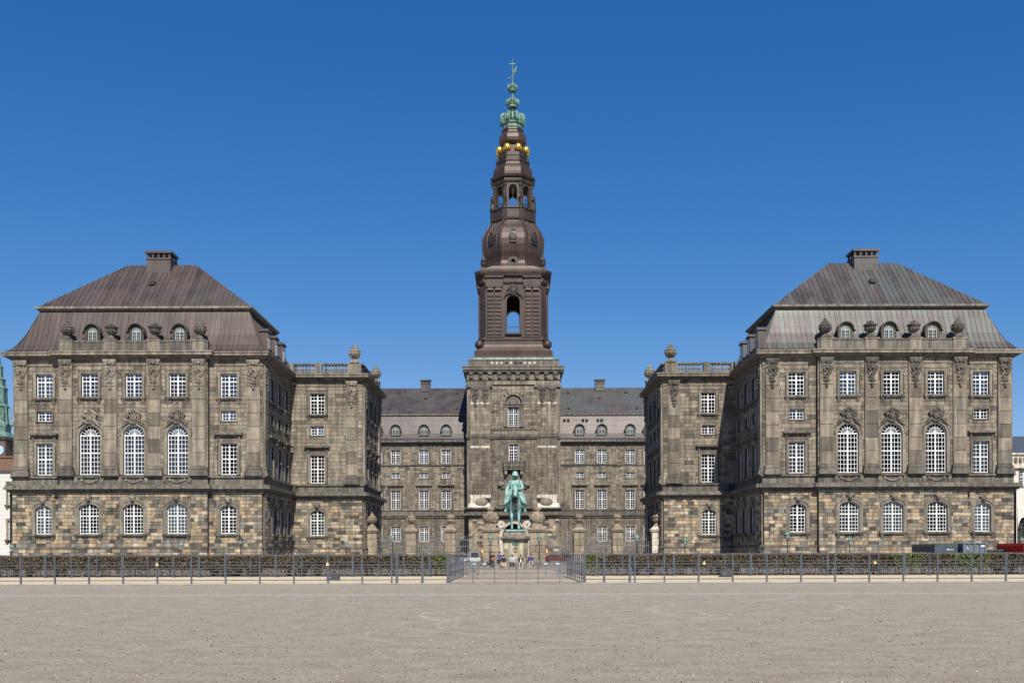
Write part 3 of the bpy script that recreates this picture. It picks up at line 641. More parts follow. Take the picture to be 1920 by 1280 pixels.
    for v in (117.6, 121.4, 125.2):
        d = MB(); d.box(-0.75, 0.75, 0.0, 2.6, 0, 2.3); d.box(-0.92, 0.92, -0.18, 2.6, 2.3, 2.5); d.loft([[(-0.92,-0.18,2.5),(0.92,-0.18,2.5),(0.92,2.6,2.5),(-0.92,2.6,2.5)],[(-0.5,0.0,2.72),(0.5,0.0,2.72),(0.5,2.6,2.72),(-0.5,2.6,2.72)]])
        d.pc = [(q[0]+q[1], q[2], 0) for q in d.v]
        o = S.build(d, 'dormer', cm); o.location = S.w(u*v, 0.25, 26.35) - root.location
        fm, gm = wmesh(1.1, 1.9, 'rect', 4, 5, (3,)); sub('window', fm, o, (0,-0.26,0.2)); sub('glass', gm, o, (0,-0.32,0.2))
    ms.finish(); return root
def pavilion(sg):
    root = thing('corner_pavilion', ('lower sandstone corner block with balustrade joined to the left wing' if sg < 0 else 'lower sandstone corner block with balustrade, half shaded by the right wing'), 'palace pavilion', (sg*25, 127.7, 0))
    global SOOT
    SOOT = int(sg > 0)
    ms = Masonry(root); F = Fac(root, 0, 127.7); X = lambda a, b: (sg*a, sg*b) if sg > 0 else (sg*b, sg*a)
    facade_levels(F, ms, *X(20.0, 29.55), 0.0, [(sg*26.0, 'rect')], pil=[(sg*21.4, 1.5)]); pilaster(F, ms, sg*21.4, 1.5, 10.78, 24.45, 0.0)
    S = Fac(root, sg*20.0, 0, -sg*math.pi/2); Y = lambda a, b: (a, b) if sg < 0 else (-b, -a); u = 1 if sg < 0 else -1
    facade_levels(S, ms, *Y(127.7, 143.6), 0.0, [(u*v, 'rect') for v in (131.4, 135.2, 139.0)], pri=0.3, pil=[(u*128.65, 1.5), (u*142.5, 1.5)])
    for v in (128.65, 142.5): pilaster(S, ms, u*v, 1.5, 10.78, 24.45, 0.0)
    courses(F, *X(20.0, 28.5), 0.0); courses(S, *Y(127.7, 143.6), 0.0, k=2)
    m = MB(); a, b = X(20.0, 31.0)
    m.quad((a,143.6,0),(b,143.6,0),(b,143.6,25.3),(a,143.6,25.3)); m.quad((a,127.8,25.3),(b,127.8,25.3),(b,143.6,25.3),(a,143.6,25.3)); m.quad((sg*31,130.8,0),(sg*31,143.6,0),(sg*31,143.6,25.3),(sg*31,130.8,25.3))
    m.quad((sg*19.7,127.4,0),(sg*19.7,127.4,GZ),(sg*20,127.7,GZ),(sg*20,127.7,0)); m.build('back_wall', M['trim'], root, (0,0,0))
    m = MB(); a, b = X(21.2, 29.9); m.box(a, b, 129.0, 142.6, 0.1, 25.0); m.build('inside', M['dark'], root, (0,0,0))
    # balustrade along the front and the court side
    for fac, lo, hi, piers in ((F, *X(20.2, 29.5), [(21.05, 1.7), (25.8, 0.85), (29.3, 0.5)]), (S, *Y(127.9, 143.4), [(134.2, 0.85), (139.2, 0.85), (142.5, 1.7)])):
        k = sg if fac is F else u
        m = MB(); m.box(lo, hi, -0.12, 0.4, 25.36, 25.72); fac.build(m, 'balustrade_base', M['ledge'])
        m = MB(); m.box(lo, hi, -0.14, 0.42, 26.64, 26.86); fac.build(m, 'handrail', M['ledge'])
        for p, w_ in piers: q = MB(); q.box(k*p-w_/2, k*p+w_/2, -0.2, 0.5, 25.37, 26.9); fac.build(q, 'balustrade_pier', M['trim'])
        v = lo+0.25
        while v < hi:
            if all(abs(v-k*p) > w_/2+0.16 for p, w_ in piers) and (fac is F or abs(v) > 129): fac.put('baluster', BALU, v, 0.14, 25.72)
            v += 0.44
    F.put('urn', URN[0], sg*21.05, 0.3, 26.9); S.put('urn', URN[0], u*142.4, 0.3, 26.9)
    ms.finish(); return root
wing(-1); wing(1); pavilion(-1); pavilion(1)
# ---- main range behind the court
def main_range():
    root = thing('palace_main_range', 'long sandstone palace range across the back of the court, either side of the tower', 'palace range', (0, 203, 0))
    ms = Masonry(root); F = Fac(root, 0, 203.0)
    for sg in (-1, 1):
        X = lambda a, b: (sg*a, sg*b) if sg > 0 else (sg*b, sg*a)
        for (a, b, y, bays) in ((8.8, 21.7, -0.35, (14.1, 18.8)), (21.7, 60.0, 0.0, (24.8, 28.7, 33.4))):
            x0, x1 = X(a, b); op = []; ex = []
            for bx in bays:
                x = sg*bx
                for z, w_, h, st, rows, tr in ((20.55, 1.95, 2.9, 'mid', 6, (4,)), (17.45, 1.7, 1.2, 'mezz', 3, ()), (10.95, 1.95, 3.95, 'hood', 8, (4,)), (4.1, 1.95, 3.2, 'mid', 8, (5,))):
                    op.append(opn(x, z, w_, h)); ex.append(exc(x, z, w_, h, 'rect', st)); window(F, x, y, z, w_, h, 'rect', 4, rows, tr, st, blind=0.3)
                dormer(F, x, 0.0, 26.5, 2.0, 1.25, 'olive')
            m = MB(); wall(m, x0, x1, 0, 25.3, y, op, 0.5); e = sg*21.7; m.quad((e,y,0),(e,y+0.35,0),(e,y+0.35,25.3),(e,y,25.3)); F.build(m, 'wall', M['joint'])
            ms.course(F, x0, x1, 0.1, 9.2, 0.42, (0.6, 1.3), ex, y-0.05, 0.04, 'drk', 0.5 if b < 30 else 0.3)
            ms.course(F, x0, x1, 10.7, 20.1, 0.5, (0.9, 1.7), ex, y, 0.04, 'ash', 1.0 if b < 30 else 0.3)
            ms.course(F, x0, x1, 20.4, 24.5, 0.5, (0.9, 1.7), ex, y, 0.04, 'ash', 1.0 if b < 30 else 0.3)
            ledge(F, 'string_course', x0, x1, [(9.1, 9.5, 0.35, y), (9.5, 9.75, 0.6, y), (9.75, 10.6, 0.2, y), (10.6, 10.75, 0.35, y)], 'ledge', False)
            ledge(F, 'sill_course', x0, x1, [(20.12, 20.4, 0.28, y)], 'ledge', False)
            ledge(F, 'cornice', x0, x1, [(24.5, 24.7, 0.3, y), (24.7, 25.0, 0.6, y), (25.0, 25.4, 1.0, y)], 'ledge', False)
        x0, x1 = X(8.5, 62)
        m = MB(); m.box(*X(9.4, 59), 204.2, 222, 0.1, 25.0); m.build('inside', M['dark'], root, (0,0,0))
        cm = M['cop_grey']; rf = MB(); rf.pc = []
        lv = [(-0.8,25.4,x0,x1),(-0.1,25.9,x0,x1),(0.5,27.0,x0,x1),(1.2,29.0,x0,x1),(1.8,31.0,x0,x1)]
        J = panels(root, root, lambda q, t, z: Vector((q, 203+t, z)), Vector((0,-0.9,0.4)), lv, 0.72, cm, joined=True); J.build('lower_roof', M['cop_low'], root, (0,0,0))
        J = panels(root, root, lambda q, t, z: Vector((q, 203+t, z)), Vector((0,-0.7,0.7)), [(1.6,31.35,x0,x1),(10.5,38.3,x0,x1)], 0.85, cm, joined=True); J.build('upper_roof', cm, root, (0,0,0))
        m = MB(); m.box(x0, x1, 204.5, 205.2, 30.95, 31.33); m.build('roof_moulding', M['ledge'], root, (0,0,0))
        m = MB(); m.quad((x0,213.5,38.3),(x1,213.5,38.3),(x1,223,31),(x0,223,31)); m.quad((x0,223,0),(x1,223,0),(x1,223,31),(x0,223,31)); m.pc = [(0,0,0)]*8; m.build('rear_roof', cm, root, (0,0,0))
        chimney(root, sg*19.3, 213.0, 37.4, 40.0, 2.0, 1.8, cm)
        for q, (hx, hz) in enumerate(((12.2, 36.9), (25.0, 36.9), (19.0, 35.4), (12.0, 32.6), (26.6, 32.6))):
            hy = 203+1.6+8.9*(hz-31.35)/6.95; h = MB(); h.box(sg*hx-0.3, sg*hx+0.3, hy-0.45, hy+0.4, hz-0.1, hz+0.3); h.build('roof_hatch', M['bronze_d'], root, (0,0,0))
    # small square vents let into new copper on the right roof
    for x in (11.0, 11.8, 14.9, 15.7, 18.1, 18.9):
        h = MB(); h.box(x-0.26, x+0.26, 204.2, 205.0, 29.5, 30.1); h.build('roof_vent', M['dark'], root, (0,0,0))
    ms.finish(); return root
main_range()
# ------------------------------------------------------------------ tower
def archpanel(mb, w, h, ow, oz0, ozs, y0, y1):
    """slab w x h (base centre) with an arched hole: width ow, from oz0, springing at ozs"""
    n = 12; r = ow/2
    mb.box(-w/2, -r, y0, y1, 0, ozs); mb.box(r, w/2, y0, y1, 0, ozs)
    if oz0 > 0.01: mb.box(-r, r, y0, y1, 0, oz0)
    arc = [(r*math.cos(math.pi*(1-i/n)), ozs+r*math.sin(math.pi*(1-i/n))) for i in range(n+1)]
    top = [(-w/2 + w*i/n, h) for i in range(n+1)]
    mb.band(arc, top, y0, y1)
    mb.add([(-w/2,y0,ozs),(-r,y0,ozs),(-w/2,y0,h)], [(0,1,2)]); mb.add([(w/2,y0,ozs),(r,y0,ozs),(w/2,y0,h)], [(0,1,2)])
    mb.add([(-w/2,y1,ozs),(-r,y1,ozs),(-w/2,y1,h)], [(0,1,2)]); mb.add([(w/2,y1,ozs),(r,y1,ozs),(w/2,y1,h)], [(0,1,2)])
def figure_mesh():
    """robed standing figure, about 3 m"""
    m = MB()
    m.lathe([(0.55,0),(0.55,0.25),(0.42,0.3),(0.40,0.6),(0.33,1.3),(0.30,1.7),(0.38,2.1),(0.42,2.4),(0.3,2.6),(0.13,2.68),(0.12,2.78)], n=10); m.sph((0,-0.02,2.98), 0.2, 0.22, 0.26, 8, 6)
    m.tube([(-0.38,0,2.42),(-0.55,-0.1,2.0),(-0.3,-0.35,1.75)], [0.16,0.13,0.09], 6); m.tube([(0.38,0,2.42),(0.58,-0.05,2.0),(0.62,-0.25,1.5)], [0.16,0.13,0.09], 6)
    for i in range(6): a = -2.6+i*0.4; m.tube([(0.3*math.cos(a),0.3*math.sin(a),1.7),(0.42*math.cos(a),0.42*math.sin(a),0.35)], 0.07, 4)
    return m.mesh('statue', M['bronze_d'])
def tower():
    TX, TY = 0.15, 204.8; fy = TY-9.2
    root = thing('palace_tower', 'tall stone and copper palace tower with crowns and gilded balls on its spire', 'tower', (TX, TY, 0))
    ms = Masonry(root); F = Fac(root, TX, fy)
    P = [(-7.85, 1.75), (-5.8, 1.85), (5.8, 1.85), (7.85, 1.75)]
    # windows
    op = [opn(0, 27.4, 2.3, 4.0), opn(0, 20.2, 1.9, 3.6), (-2.2, 2.2, 0, 7.6)]
    window(F, 0, 0, 27.4, 2.3, 4.0, 'rect', 6, 8, (5,), 'plainw', blind=0); window(F, 0, 0, 20.2, 1.9, 3.6, 'rect', 4, 6, (4,), 'plainw', blind=0)
    ex = [(-2.1, 2.1, 27.0, 34.2), exc(0, 20.2, 1.9, 3.6, 'rect', 'plainw'), (-2.4, 2.4, 18.0, 20.2), (-3.6, 3.6, 0, 9.0)]
    m = MB(); wall(m, -9.2, 9.2, 0, 41, 0, op, 0.6)
    m.quad((-9.2,0,0),(-9.2,18.4,0),(-9.2,18.4,41),(-9.2,0,41)); m.quad((9.2,0,0),(9.2,18.4,0),(9.2,18.4,41),(9.2,0,41)); m.quad((-9.2,18.4,0),(9.2,18.4,0),(9.2,18.4,41),(-9.2,18.4,41)); m.quad((-9.2,0.7,41),(9.2,0.7,41),(9.2,18.4,41),(-9.2,18.4,41))
    F.build(m, 'wall', M['joint'])
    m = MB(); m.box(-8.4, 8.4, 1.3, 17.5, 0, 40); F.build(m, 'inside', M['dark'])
    for sd in (-1, 1):
        S = Fac(root, TX+sd*9.2, TY, sd*math.pi/2); ms.course(S, -9.2, 9.2, 10.5, 36, 0.62, (1.0, 1.8), (), 0.0, 0.04, 'drk', 0.2)
        for v in (-8.2, 8.2): q = MB(); q.box(v-1.0, v+1.0, -0.3, 0.1, 11, 35.6); S.build(q, 'pilaster', M['trim'])
    pe = [(x-w_/2, x+w_/2, 10.9, 40) for x, w_ in P]
    ms.course(F, -9.2, 9.2, 2.0, 9.2, 0.5, (0.7, 1.5), ex, 0, 0.05, 'rub', 0.4); ms.course(F, -9.4, 9.4, 0.1, 2.0, 0.6, (0.8, 1.6), ex, -0.15, 0.05, 'drk', 0.4)
    ms.course(F, -9.2, 9.2, 10.9, 24.9, 0.55, (0.8, 1.5), ex+pe, 0, 0.05, 'drk', 1.0); ms.course(F, -9.2, 9.2, 25.8, 35.6, 0.6, (0.9, 1.7), ex+pe, 0, 0.05, 'ash', 1.0)
    ms.course(F, -9.2, 9.2, 35.9, 36.8, 0.9, (1.3, 2.2), (), -0.25, 0.05, 'ash', 1.0)
    for x, w_ in P:
        c = MB(); c.box(x-w_/2, x+w_/2, -0.28, 0, 12.6, 35.5); F.build(c, 'pilaster', M['joint'])
        ms.course(F, x-w_/2, x+w_/2, 12.6, 24.8, 0.75, (w_*0.5, w_), (), -0.28, 0.05, 'drk', 0.8); ms.course(F, x-w_/2, x+w_/2, 25.8, 35.3, 0.8, (w_*0.5, w_), (), -0.28, 0.05, 'ash', 0.8)
        e = MB()
        for sx in (-1, 1): e.box(x+sx*(w_/2)-0.05, x+sx*(w_/2)+0.05, -0.36, 0, 12.6, 35.3)
        F.build(e, 'pilaster_edge', M['trim'])
        k = F.put('capital', FEST, x, -0.34, 35.4); k.scale = (1.1, 1.0, 1.15)
        for z in (23.0, 31.9):
            q = MB(); q.box(x-w_/2-0.02, x+w_/2+0.02, -0.40, 0, z, z+0.42); F.build(q, 'new_stone', M['pale'])
    for sx in (-1, 1):
        q = MB(); q.box(sx*6.8-2.1, sx*6.8+2.1, -0.45, 0, 12.9, 13.5); F.build(q, 'new_stone', M['pale'])
        q = MB(); q.box(sx*7.6-1.2, sx*7.6+1.2, -0.5, 0, 11.6, 12.9); F.build(q, 'new_stone', M['pale'])
        q = MB(); q.loft([[(sx*6.9-2.5,-1.1,10.9),(sx*6.9+2.5,-1.1,10.9),(sx*6.9+2.5,0,10.9),(sx*6.9-2.5,0,10.9)],[(sx*6.9-2.15,-0.5,11.8),(sx*6.9+2.15,-0.5,11.8),(sx*6.9+2.15,0,11.8),(sx*6.9-2.15,0,11.8)]]); F.build(q, 'sloped_base', M['pale'])
    ledge(F, 'string_course', -9.2, 9.2, [(9.0, 9.3, 0.5, 0), (9.3, 9.7, 0.9, 0), (9.7, 10.6, 0.5, 0), (10.6, 10.9, 1.1, 0)], 'ledge')
    ledge(F, 'middle_cornice', -9.2, 9.2, [(24.9, 25.2, 0.35, 0), (25.2, 25.75, 0.5, 0)], 'ledge')
    ledge(F, 'sill_course', -4.7, 4.7, [(26.7, 26.95, 0.2, 0)], 'ledge', False)
    for a, b in ((-9.3, -4.7), (4.7, 9.3)): ledge(F, 'architrave', a, b, [(35.35, 35.85, 0.5, 0)], 'ledge')
    ledge(F, 'frieze', -9.2, 9.2, [(35.85, 36.8, 0.3, 0), (36.8, 37.0, 0.5, 0), (37.0, 38.4, 0.3, 0)], 'trim')
    m = MB()
    for z0, z1, p in ((38.4, 38.75, 0.85), (38.75, 39.3, 1.1), (39.3, 39.55, 1.2)): m.box(-9.2-p, 9.2+p, -p, 18.4+p, z0, z1)
    F.build(m, 'cornice', M['ledge'])
    for i in range(10):
        x = -8.55+17.1*i/9; q = MB(); q.box(x-0.42, x+0.42, -1.0, -0.3, 37.85, 38.4); q.box(x-0.36, x+0.36, -0.8, -0.3, 37.1, 37.85); F.build(q, 'modillion', M['ledge'])
    m = MB(); m.box(-9.25, 9.25, -0.05, 18.45, 39.55, 41.0); m.box(-9.35, 9.35, -0.15, 18.55, 40.85, 41.1); F.build(m, 'parapet', M['ledge'])
    for i in range(10):
        x = -4.3+8.6*i/9; q = MB(); q.box(x-0.25, x+0.25, -0.10, 0.02, 40.1, 40.55); F.build(q, 'parapet_slot', M['pale' if i not in (3, 5, 6) else 'dark'])
    # window dressings
    q = MB(); arc = lambda r, n=16: [(r*math.cos(math.pi*(1-i/n)), 32.1+r*math.sin(math.pi*(1-i/n))) for i in range(n+1)]
    q.band(arc(1.0), arc(1.35), -0.15, 0.02); q.band(arc(1.7), arc(2.05), -0.4, 0.02); q.box(-2.1, 2.1, -0.5, 0.02, 31.85, 32.12); F.build(q, 'tympanum', M['ledge'])
    q = MB(); q.extr(arc(1.0) , -0.05, 0.02); F.build(q, 'shell', M['carve']); F.put('carving', GARL, 0, -0.1, 32.4)
    for i in range(-3, 4):
        a = math.pi/2+i*0.36; q = MB(); q.band([(2.1*math.cos(a-0.1), 32.1+2.1*math.sin(a-0.1)), (2.1*math.cos(a+0.1), 32.1+2.1*math.sin(a+0.1))], [(3.2*math.cos(a-0.09), 32.1+3.2*math.sin(a-0.09)), (3.2*math.cos(a+0.09), 32.1+3.2*math.sin(a+0.09))], -0.08, 0.0); F.build(q, 'voussoir', M['trim'])
    q = MB()
    for sx in (-1, 1): q.box(sx*1.62-0.42, sx*1.62+0.42, -0.25, 0.02, 27.3, 31.3)
    q.box(-2.1, 2.1, -0.3, 0.02, 31.4, 31.7); F.build(q, 'window_pier', M['trim'])
    q = MB(); q.box(-2.0, 2.0, -1.3, 0, 18.5, 18.8); q.box(-2.0, 2.0, -1.3, -1.1, 20.0, 20.2); F.build(q, 'balcony', M['ledge'])
    for i in range(9): F.put('baluster', BALU, -1.8+3.6*i/8, -1.2, 18.95)
    for sx in (-1, 1): q = MB(); q.box(sx*1.6-0.25, sx*1.6+0.25, -1.1, 0, 17.6, 18.5); F.build(q, 'balcony_bracket', M['carve'])
    for i in range(-1, 2): F.put('carving', CORB, i*0.8, -0.1, 17.5)
    # pediment, portal and scrolls over the entrance
    q = MB(); q.box(-2.6, 2.6, -0.5, 0, 14.8, 15.2); q.box(-2.2, 2.2, -0.3, 0, 11.0, 14.8); F.build(q, 'niche', M['ledge'])
    for sx in (-1, 1):
        q = MB(); q.tube([(sx*(2.6+0.75*math.cos(a)*(1-a/16)), -0.6, 7.3+0.75*math.sin(a)*(1-a/16)) for a in [i*0.6 for i in range(20)]], 0.3, 6)
        q.tube([(sx*(3.3-0.1*i), -0.6, 6.7-0.45*i+0.05*i*i) for i in range(5)], 0.3, 6); F.build(q, 'scroll', M['pale'])
        q = MB(); q.box(sx*2.75-0.45, sx*2.75+0.45, -0.7, 0.02, 0, 6.6); F.build(q, 'portal_column', M['pale'])
        q = MB(); q.box(sx*1.6-0.5, sx*1.6+0.5, -1.4, 0, 10.9, 12.3); F.build(q, 'carved_block', M['carve'])
        q = MB(); q.sph((sx*2.6, -0.5, 15.6), 0.75, 0.4, 0.5, 10, 6); F.build(q, 'carving', M['carve'])
        q = MB(); q.sph((sx*4.1, -0.7, 11.6), 0.75, 0.5, 0.9, 10, 6); q.box(sx*4.1-0.8, sx*4.1+0.8, -1.2, 0, 10.9, 11.2); F.build(q, 'carving', M['carve'])
        q = MB(); q.sph((sx*6.6, -0.7, 12.0), 1.3, 0.5, 0.9, 10, 6); F.build(q, 'carving', M['carve'])
    q = MB(); arc2 = lambda r, n=14: [(r*math.cos(math.pi*(1-i/n)), 5.4+r*math.sin(math.pi*(1-i/n))) for i in range(n+1)]
    q.band(arc2(2.2), arc2(2.7), -0.5, 0.3); F.build(q, 'portal_arch', M['pale'])
    # ---------------- copper stages (each an object of the tower)
    def cop(name, mb, mat='bronze', smooth=False):
        mb.pc = [(v[0]+v[1], v[2], 0) for v in mb.v]; return mb.build(name, M[mat], root, (TX, TY, 0), 0, smooth)
    m = MB(); m.octa([(8.3,8.3,41.1),(8.3,8.3,41.6)]); cop('green_band', m, 'verd')
    m = MB(); m.octa([(8.25,8.25,41.6),(8.25,8.25,42.0),(8.0,8.0,42.1),(8.1,8.1,42.9),(7.7,7.5,43.2),(7.2,6.6,44.0),(6.95,6.0,44.6),(6.95,5.9,45.3),(7.15,6.1,45.5),(7.15,6.1,46.0),(6.9,5.7,46.1)]); cop('skirt', m)
    for a in (-1, 1):
        for b in (-1, 1): q = MB(); q.sph((a*7.0, b*7.0, 44.5), 0.95, nu=16, nv=10); cop('corner_ball', q, 'bronze', True)
    # belfry: four arched walls, splayed corners
    for k in range(4):
        A = Fac(root, TX+6.9*math.sin(k*math.pi/2), TY-6.9*math.cos(k*math.pi/2), k*math.pi/2)
        m = MB(); archpanel(m, 11.4, 11.6, 2.7, 0.8, 7.3, 0.0, 1.1); m.pc = [(v[0]+v[1], v[2], 0) for v in m.v]; o = A.build(m, 'belfry_wall', M['bronze']); o.location.z = 46.1
        m = MB(); ar = lambda r, n=14: [(r*math.cos(math.pi*(1-i/n)), 53.4+r*math.sin(math.pi*(1-i/n))) for i in range(n+1)]
        m.band([(-1.36, 47.0)] + ar(1.36) + [(1.36, 47.0)], [(-1.75, 47.0)] + ar(1.75) + [(1.75, 47.0)], -0.18, 0.3); m.pc = [(0,0,0)]*len(m.v); A.build(m, 'arch_frame', M['bronze'])
        for x in (-4.7, -3.1, 3.1, 4.7):
            q = MB(); q.box(x-0.6, x+0.6, -0.16, 0.05, 46.3, 55.3)
            for i in range(11): q.frus(x-0.66, x+0.66, 46.5+i*0.79, 46.5+i*0.79+0.66, -0.1, -0.34, 0.06)
            q.pc = [(v[0], v[2], 0) for v in q.v]; A.build(q, 'banded_pilaster', M['bronze'])
            q = MB(); q.box(x-0.72, x+0.72, -0.45, 0.05, 56.2, 56.5)
            for i in range(5): q.sph((x-0.5+0.25*i, -0.3, 55.8+0.1*(i%2)), 0.2, 0.2, 0.32, 6, 4)
            A.build(q, 'capital', M['bronze_d'])
        if k in (0, 2):
            q = MB()
            for i in range(9): q.box(-1.3+2.6*i/8-0.03, -1.3+2.6*i/8+0.03, -0.25, -0.2, 46.9, 48.1)
            q.box(-1.35, 1.35, -0.28, -0.16, 48.1, 48.2); q.box(-1.7, 1.7, -0.5, 0, 46.6, 46.9); A.build(q, 'balcony_rail', M['bronze_d'])
            c_ = A.put('cartouche', CART, 0, -0.3, 54.9); c_.scale = (1.35, 1.3, 1.15); 
    for k in range(4):
        A = Fac(root, TX+7.2*math.sin(k*math.pi/2), TY-7.2*math.cos(k*math.pi/2), k*math.pi/2)
        for x in (-3.9, 3.9):
            q = MB(); q.box(x-1.75, x+1.75, -0.22, 0.3, 56.5, 57.3); q.box(x-1.65, x+1.65, -0.16, 0.3, 57.3, 58.25); q.box(x-1.9, x+1.9, -0.5, 0.3, 58.25, 58.6); q.pc = [(v[0], v[2], 0) for v in q.v]; A.build(q, 'entablature_break', M['bronze'])
        for i in range(23):
            q = MB(); q.box(-5.5+0.5*i-0.13, -5.5+0.5*i+0.13, -0.62, 0.2, 58.62, 58.9); A.build(q, 'dentil', M['bronze_d'])
        q = MB(); q.box(-5.6, -1.9, -0.12, 0.3, 46.0, 46.25); q.box(1.9, 5.6, -0.12, 0.3, 46.0, 46.25); A.build(q, 'base_moulding', M['bronze_d'])
    m = MB()
    for a in (-1, 1):
        for b in (-1, 1): m.loft([[(a*5.7,b*6.9,z),(a*6.9,b*5.7,z),(a*5.6,b*5.6,z)] for z in (46.1, 57.7)])
    cop('belfry_corner', m); m = MB(); m.box(-5.7, 5.7, -5.7, 5.7, 46.0, 46.3); cop('belfry_floor', m, 'bronze_d'); m = MB(); m.box(-5.7, 5.7, -5.7, 5.7, 57.2, 57.6); cop('belfry_ceiling', m, 'bronze_d')
    m = MB(); m.octa([(7.0,5.9,57.0),(7.2,6.1,57.4),(7.2,6.1,58.3),(7.5,6.4,58.5),(7.9,6.8,59.0),(8.0,6.9,59.5),(7.2,6.2,59.7),(6.9,5.6,60.3),(6.75,4.2,60.8)]); cop('belfry_cornice', m)
    for a in (-1, 1):
        for b in (-1, 1):
            q = MB(); q.box(a*6.1-0.7, a*6.1+0.7, b*6.1-0.7, b*6.1+0.7, 59.6, 60.5); cop('urn_plinth', q)
            q = MB(); q.lathe([(0.5,60.5),(0.35,60.7),(0.6,61.1),(0.68,61.6),(0.5,61.8),(0.66,62.0),(0.5,62.3),(0.2,62.9),(0.05,63.2)], a*6.1, b*6.1, 10); cop('corner_urn', q, 'bronze_d')
    m = MB(); k8 = 0.414
    O = lambda prof: [(a, a*k8, z) for a, z in prof]
    m.octa(O([(6.75,60.2),(6.5,60.8),(6.0,61.6),(5.85,62.3),(6.0,63.0)])); cop('concave_stage', m)
    for k in range(4):
        A = Fac(root, TX+6.2*math.sin(k*math.pi/2), TY-6.2*math.cos(k*math.pi/2), k*math.pi/2)
        q = MB(); q.box(-1.3, 1.3, -0.4, 1.2, 60.4, 60.8); q.box(-1.05, -0.4, -0.35, 1.2, 60.8, 62.2); q.box(0.4, 1.05, -0.35, 1.2, 60.8, 62.2); q.band([(math.cos(math.pi*(1-i/8))*0.4, 62.0+0.4*math.sin(math.pi*(1-i/8))) for i in range(9)], [(math.cos(math.pi*(1-i/8))*1.1, 62.0+0.85*math.sin(math.pi*(1-i/8))) for i in range(9)], -0.4, 1.2); A.build(q, 'lucarne', M['bronze_d'])
    m = MB(); m.octa(O([(5.45,62.9),(5.6,63.3),(5.98,64.3),(6.25,65.6),(6.3,66.8),(6.1,68.0),(5.6,69.2),(4.95,70.2),(4.6,70.9),(4.5,71.5)])); cop('bulb', m)
    for k in range(8):
        a = k*math.pi/4+math.pi/8
        pts = [((q/math.cos(math.pi/8)+0.06)*math.sin(a), -(q/math.cos(math.pi/8)+0.06)*math.cos(a), z) for q, z in ((5.45,62.9),(5.98,64.3),(6.25,65.6),(6.3,66.8),(6.1,68.0),(5.6,69.2),(4.95,70.2),(4.5,71.2))]
        q = MB(); q.tube(pts, 0.24, 6); cop('bulb_rib', q)
        for e in (-0.55, -0.2, 0.2, 0.55):
            a2 = k*math.pi/4; q = MB(); q.tube([(z0*math.sin(a2)+e*z0*0.414*math.cos(a2), -z0*math.cos(a2)+e*z0*0.414*math.sin(a2), z) for z0, z in ((5.46,62.95),(5.99,64.3),(6.26,65.6),(6.31,66.8),(6.11,68.0),(5.61,69.2),(4.96,70.2),(4.52,71.3))], 0.05, 4); cop('bulb_seam', q)
        A = Fac(root, TX+6.2*math.sin(k*math.pi/4), TY-6.2*math.cos(k*math.pi/4), k*math.pi/4)
        q = MB(); q.lathe([(0.55,0),(0.85,0.0),(0.85,0.3),(0.55,0.35)], n=12); q2 = MB()
        q2.v = [(x, -0.1-z*0.9, y*1.1+67.2) for x, y, z in q.v]; q2.f = q.f; q2.r = q.r; q2.m = q.m; q2.box(-0.75, 0.75, -0.35, 0.5, 65.9, 66.2); q2.sph((0,-0.25,68.3), 0.45, 0.25, 0.3, 8, 5); A.build(q2, 'oculus_frame', M['bronze_d'])
        q = MB(); q.box(-0.5, 0.5, -0.12, 0.4, 66.7, 67.7); A.build(q, 'oculus', M['dark'])
    m = MB(); m.octa(O([(4.8,71.3),(4.85,71.6),(4.6,71.8),(4.6,73.5),(4.8,73.6),(4.8,73.9),(4.4,74.0)])); cop('lantern_base', m)
    # lantern: eight arched faces, statues at the corners
    for k in range(8):
        a = k*math.pi/4; A = Fac(root, TX+3.95*math.sin(a), TY-3.95*math.cos(a), a)
        m = MB(); archpanel(m, 3.28, 5.6, 1.75, 0.0, 4.0, 0.0, 0.5); m.pc = [(v[0], v[2], 0) for v in m.v]; o = A.build(m, 'lantern_arch', M['bronze']); o.location.z = 73.9
        q = MB(); q.box(-0.85, 0.85, 0.1, 0.16, 74.9, 75.0); q.box(-0.03, 0.03, 0.1, 0.16, 73.9, 78.0); A.build(q, 'lantern_rail', M['bronze_d'])
        b = a+math.pi/8; r = 4.6
        q = MB(); q.box(-0.55, 0.55, -0.35, 0.5, 70.6, 73.9); q.box(-0.62, 0.62, -0.45, 0.5, 73.7, 74.0); Fac(root, TX+r*math.sin(b), TY-r*math.cos(b), b).build(q, 'statue_pedestal', M['bronze_d'])
        put('statue', FIG, root, (TX+(r+0.1)*math.sin(b), TY-(r+0.1)*math.cos(b), 74.0), b)
        q = MB(); q.lathe([(0.33,73.9),(0.3,78.3),(0.45,78.6),(0.45,79.0)], 4.15*math.sin(b), -4.15*math.cos(b), 8); cop('lantern_column', q)
    m = MB(); m.octa(O([(4.1,79.2),(4.25,79.6),(4.25,80.0),(4.6,80.3),(4.75,80.7),(4.3,80.9)])); cop('lantern_cornice', m)
    m = MB(); m.octa(O([(4.15,80.8),(4.12,81.6),(4.0,82.4),(3.7,83.0),(3.45,83.3),(3.4,83.8),(3.55,84.0),(3.55,84.3),(3.2,84.4)])); cop('dome', m)
    m = MB(); m.octa(O([(3.05,84.3),(3.0,86.1)])); cop('drum', m)
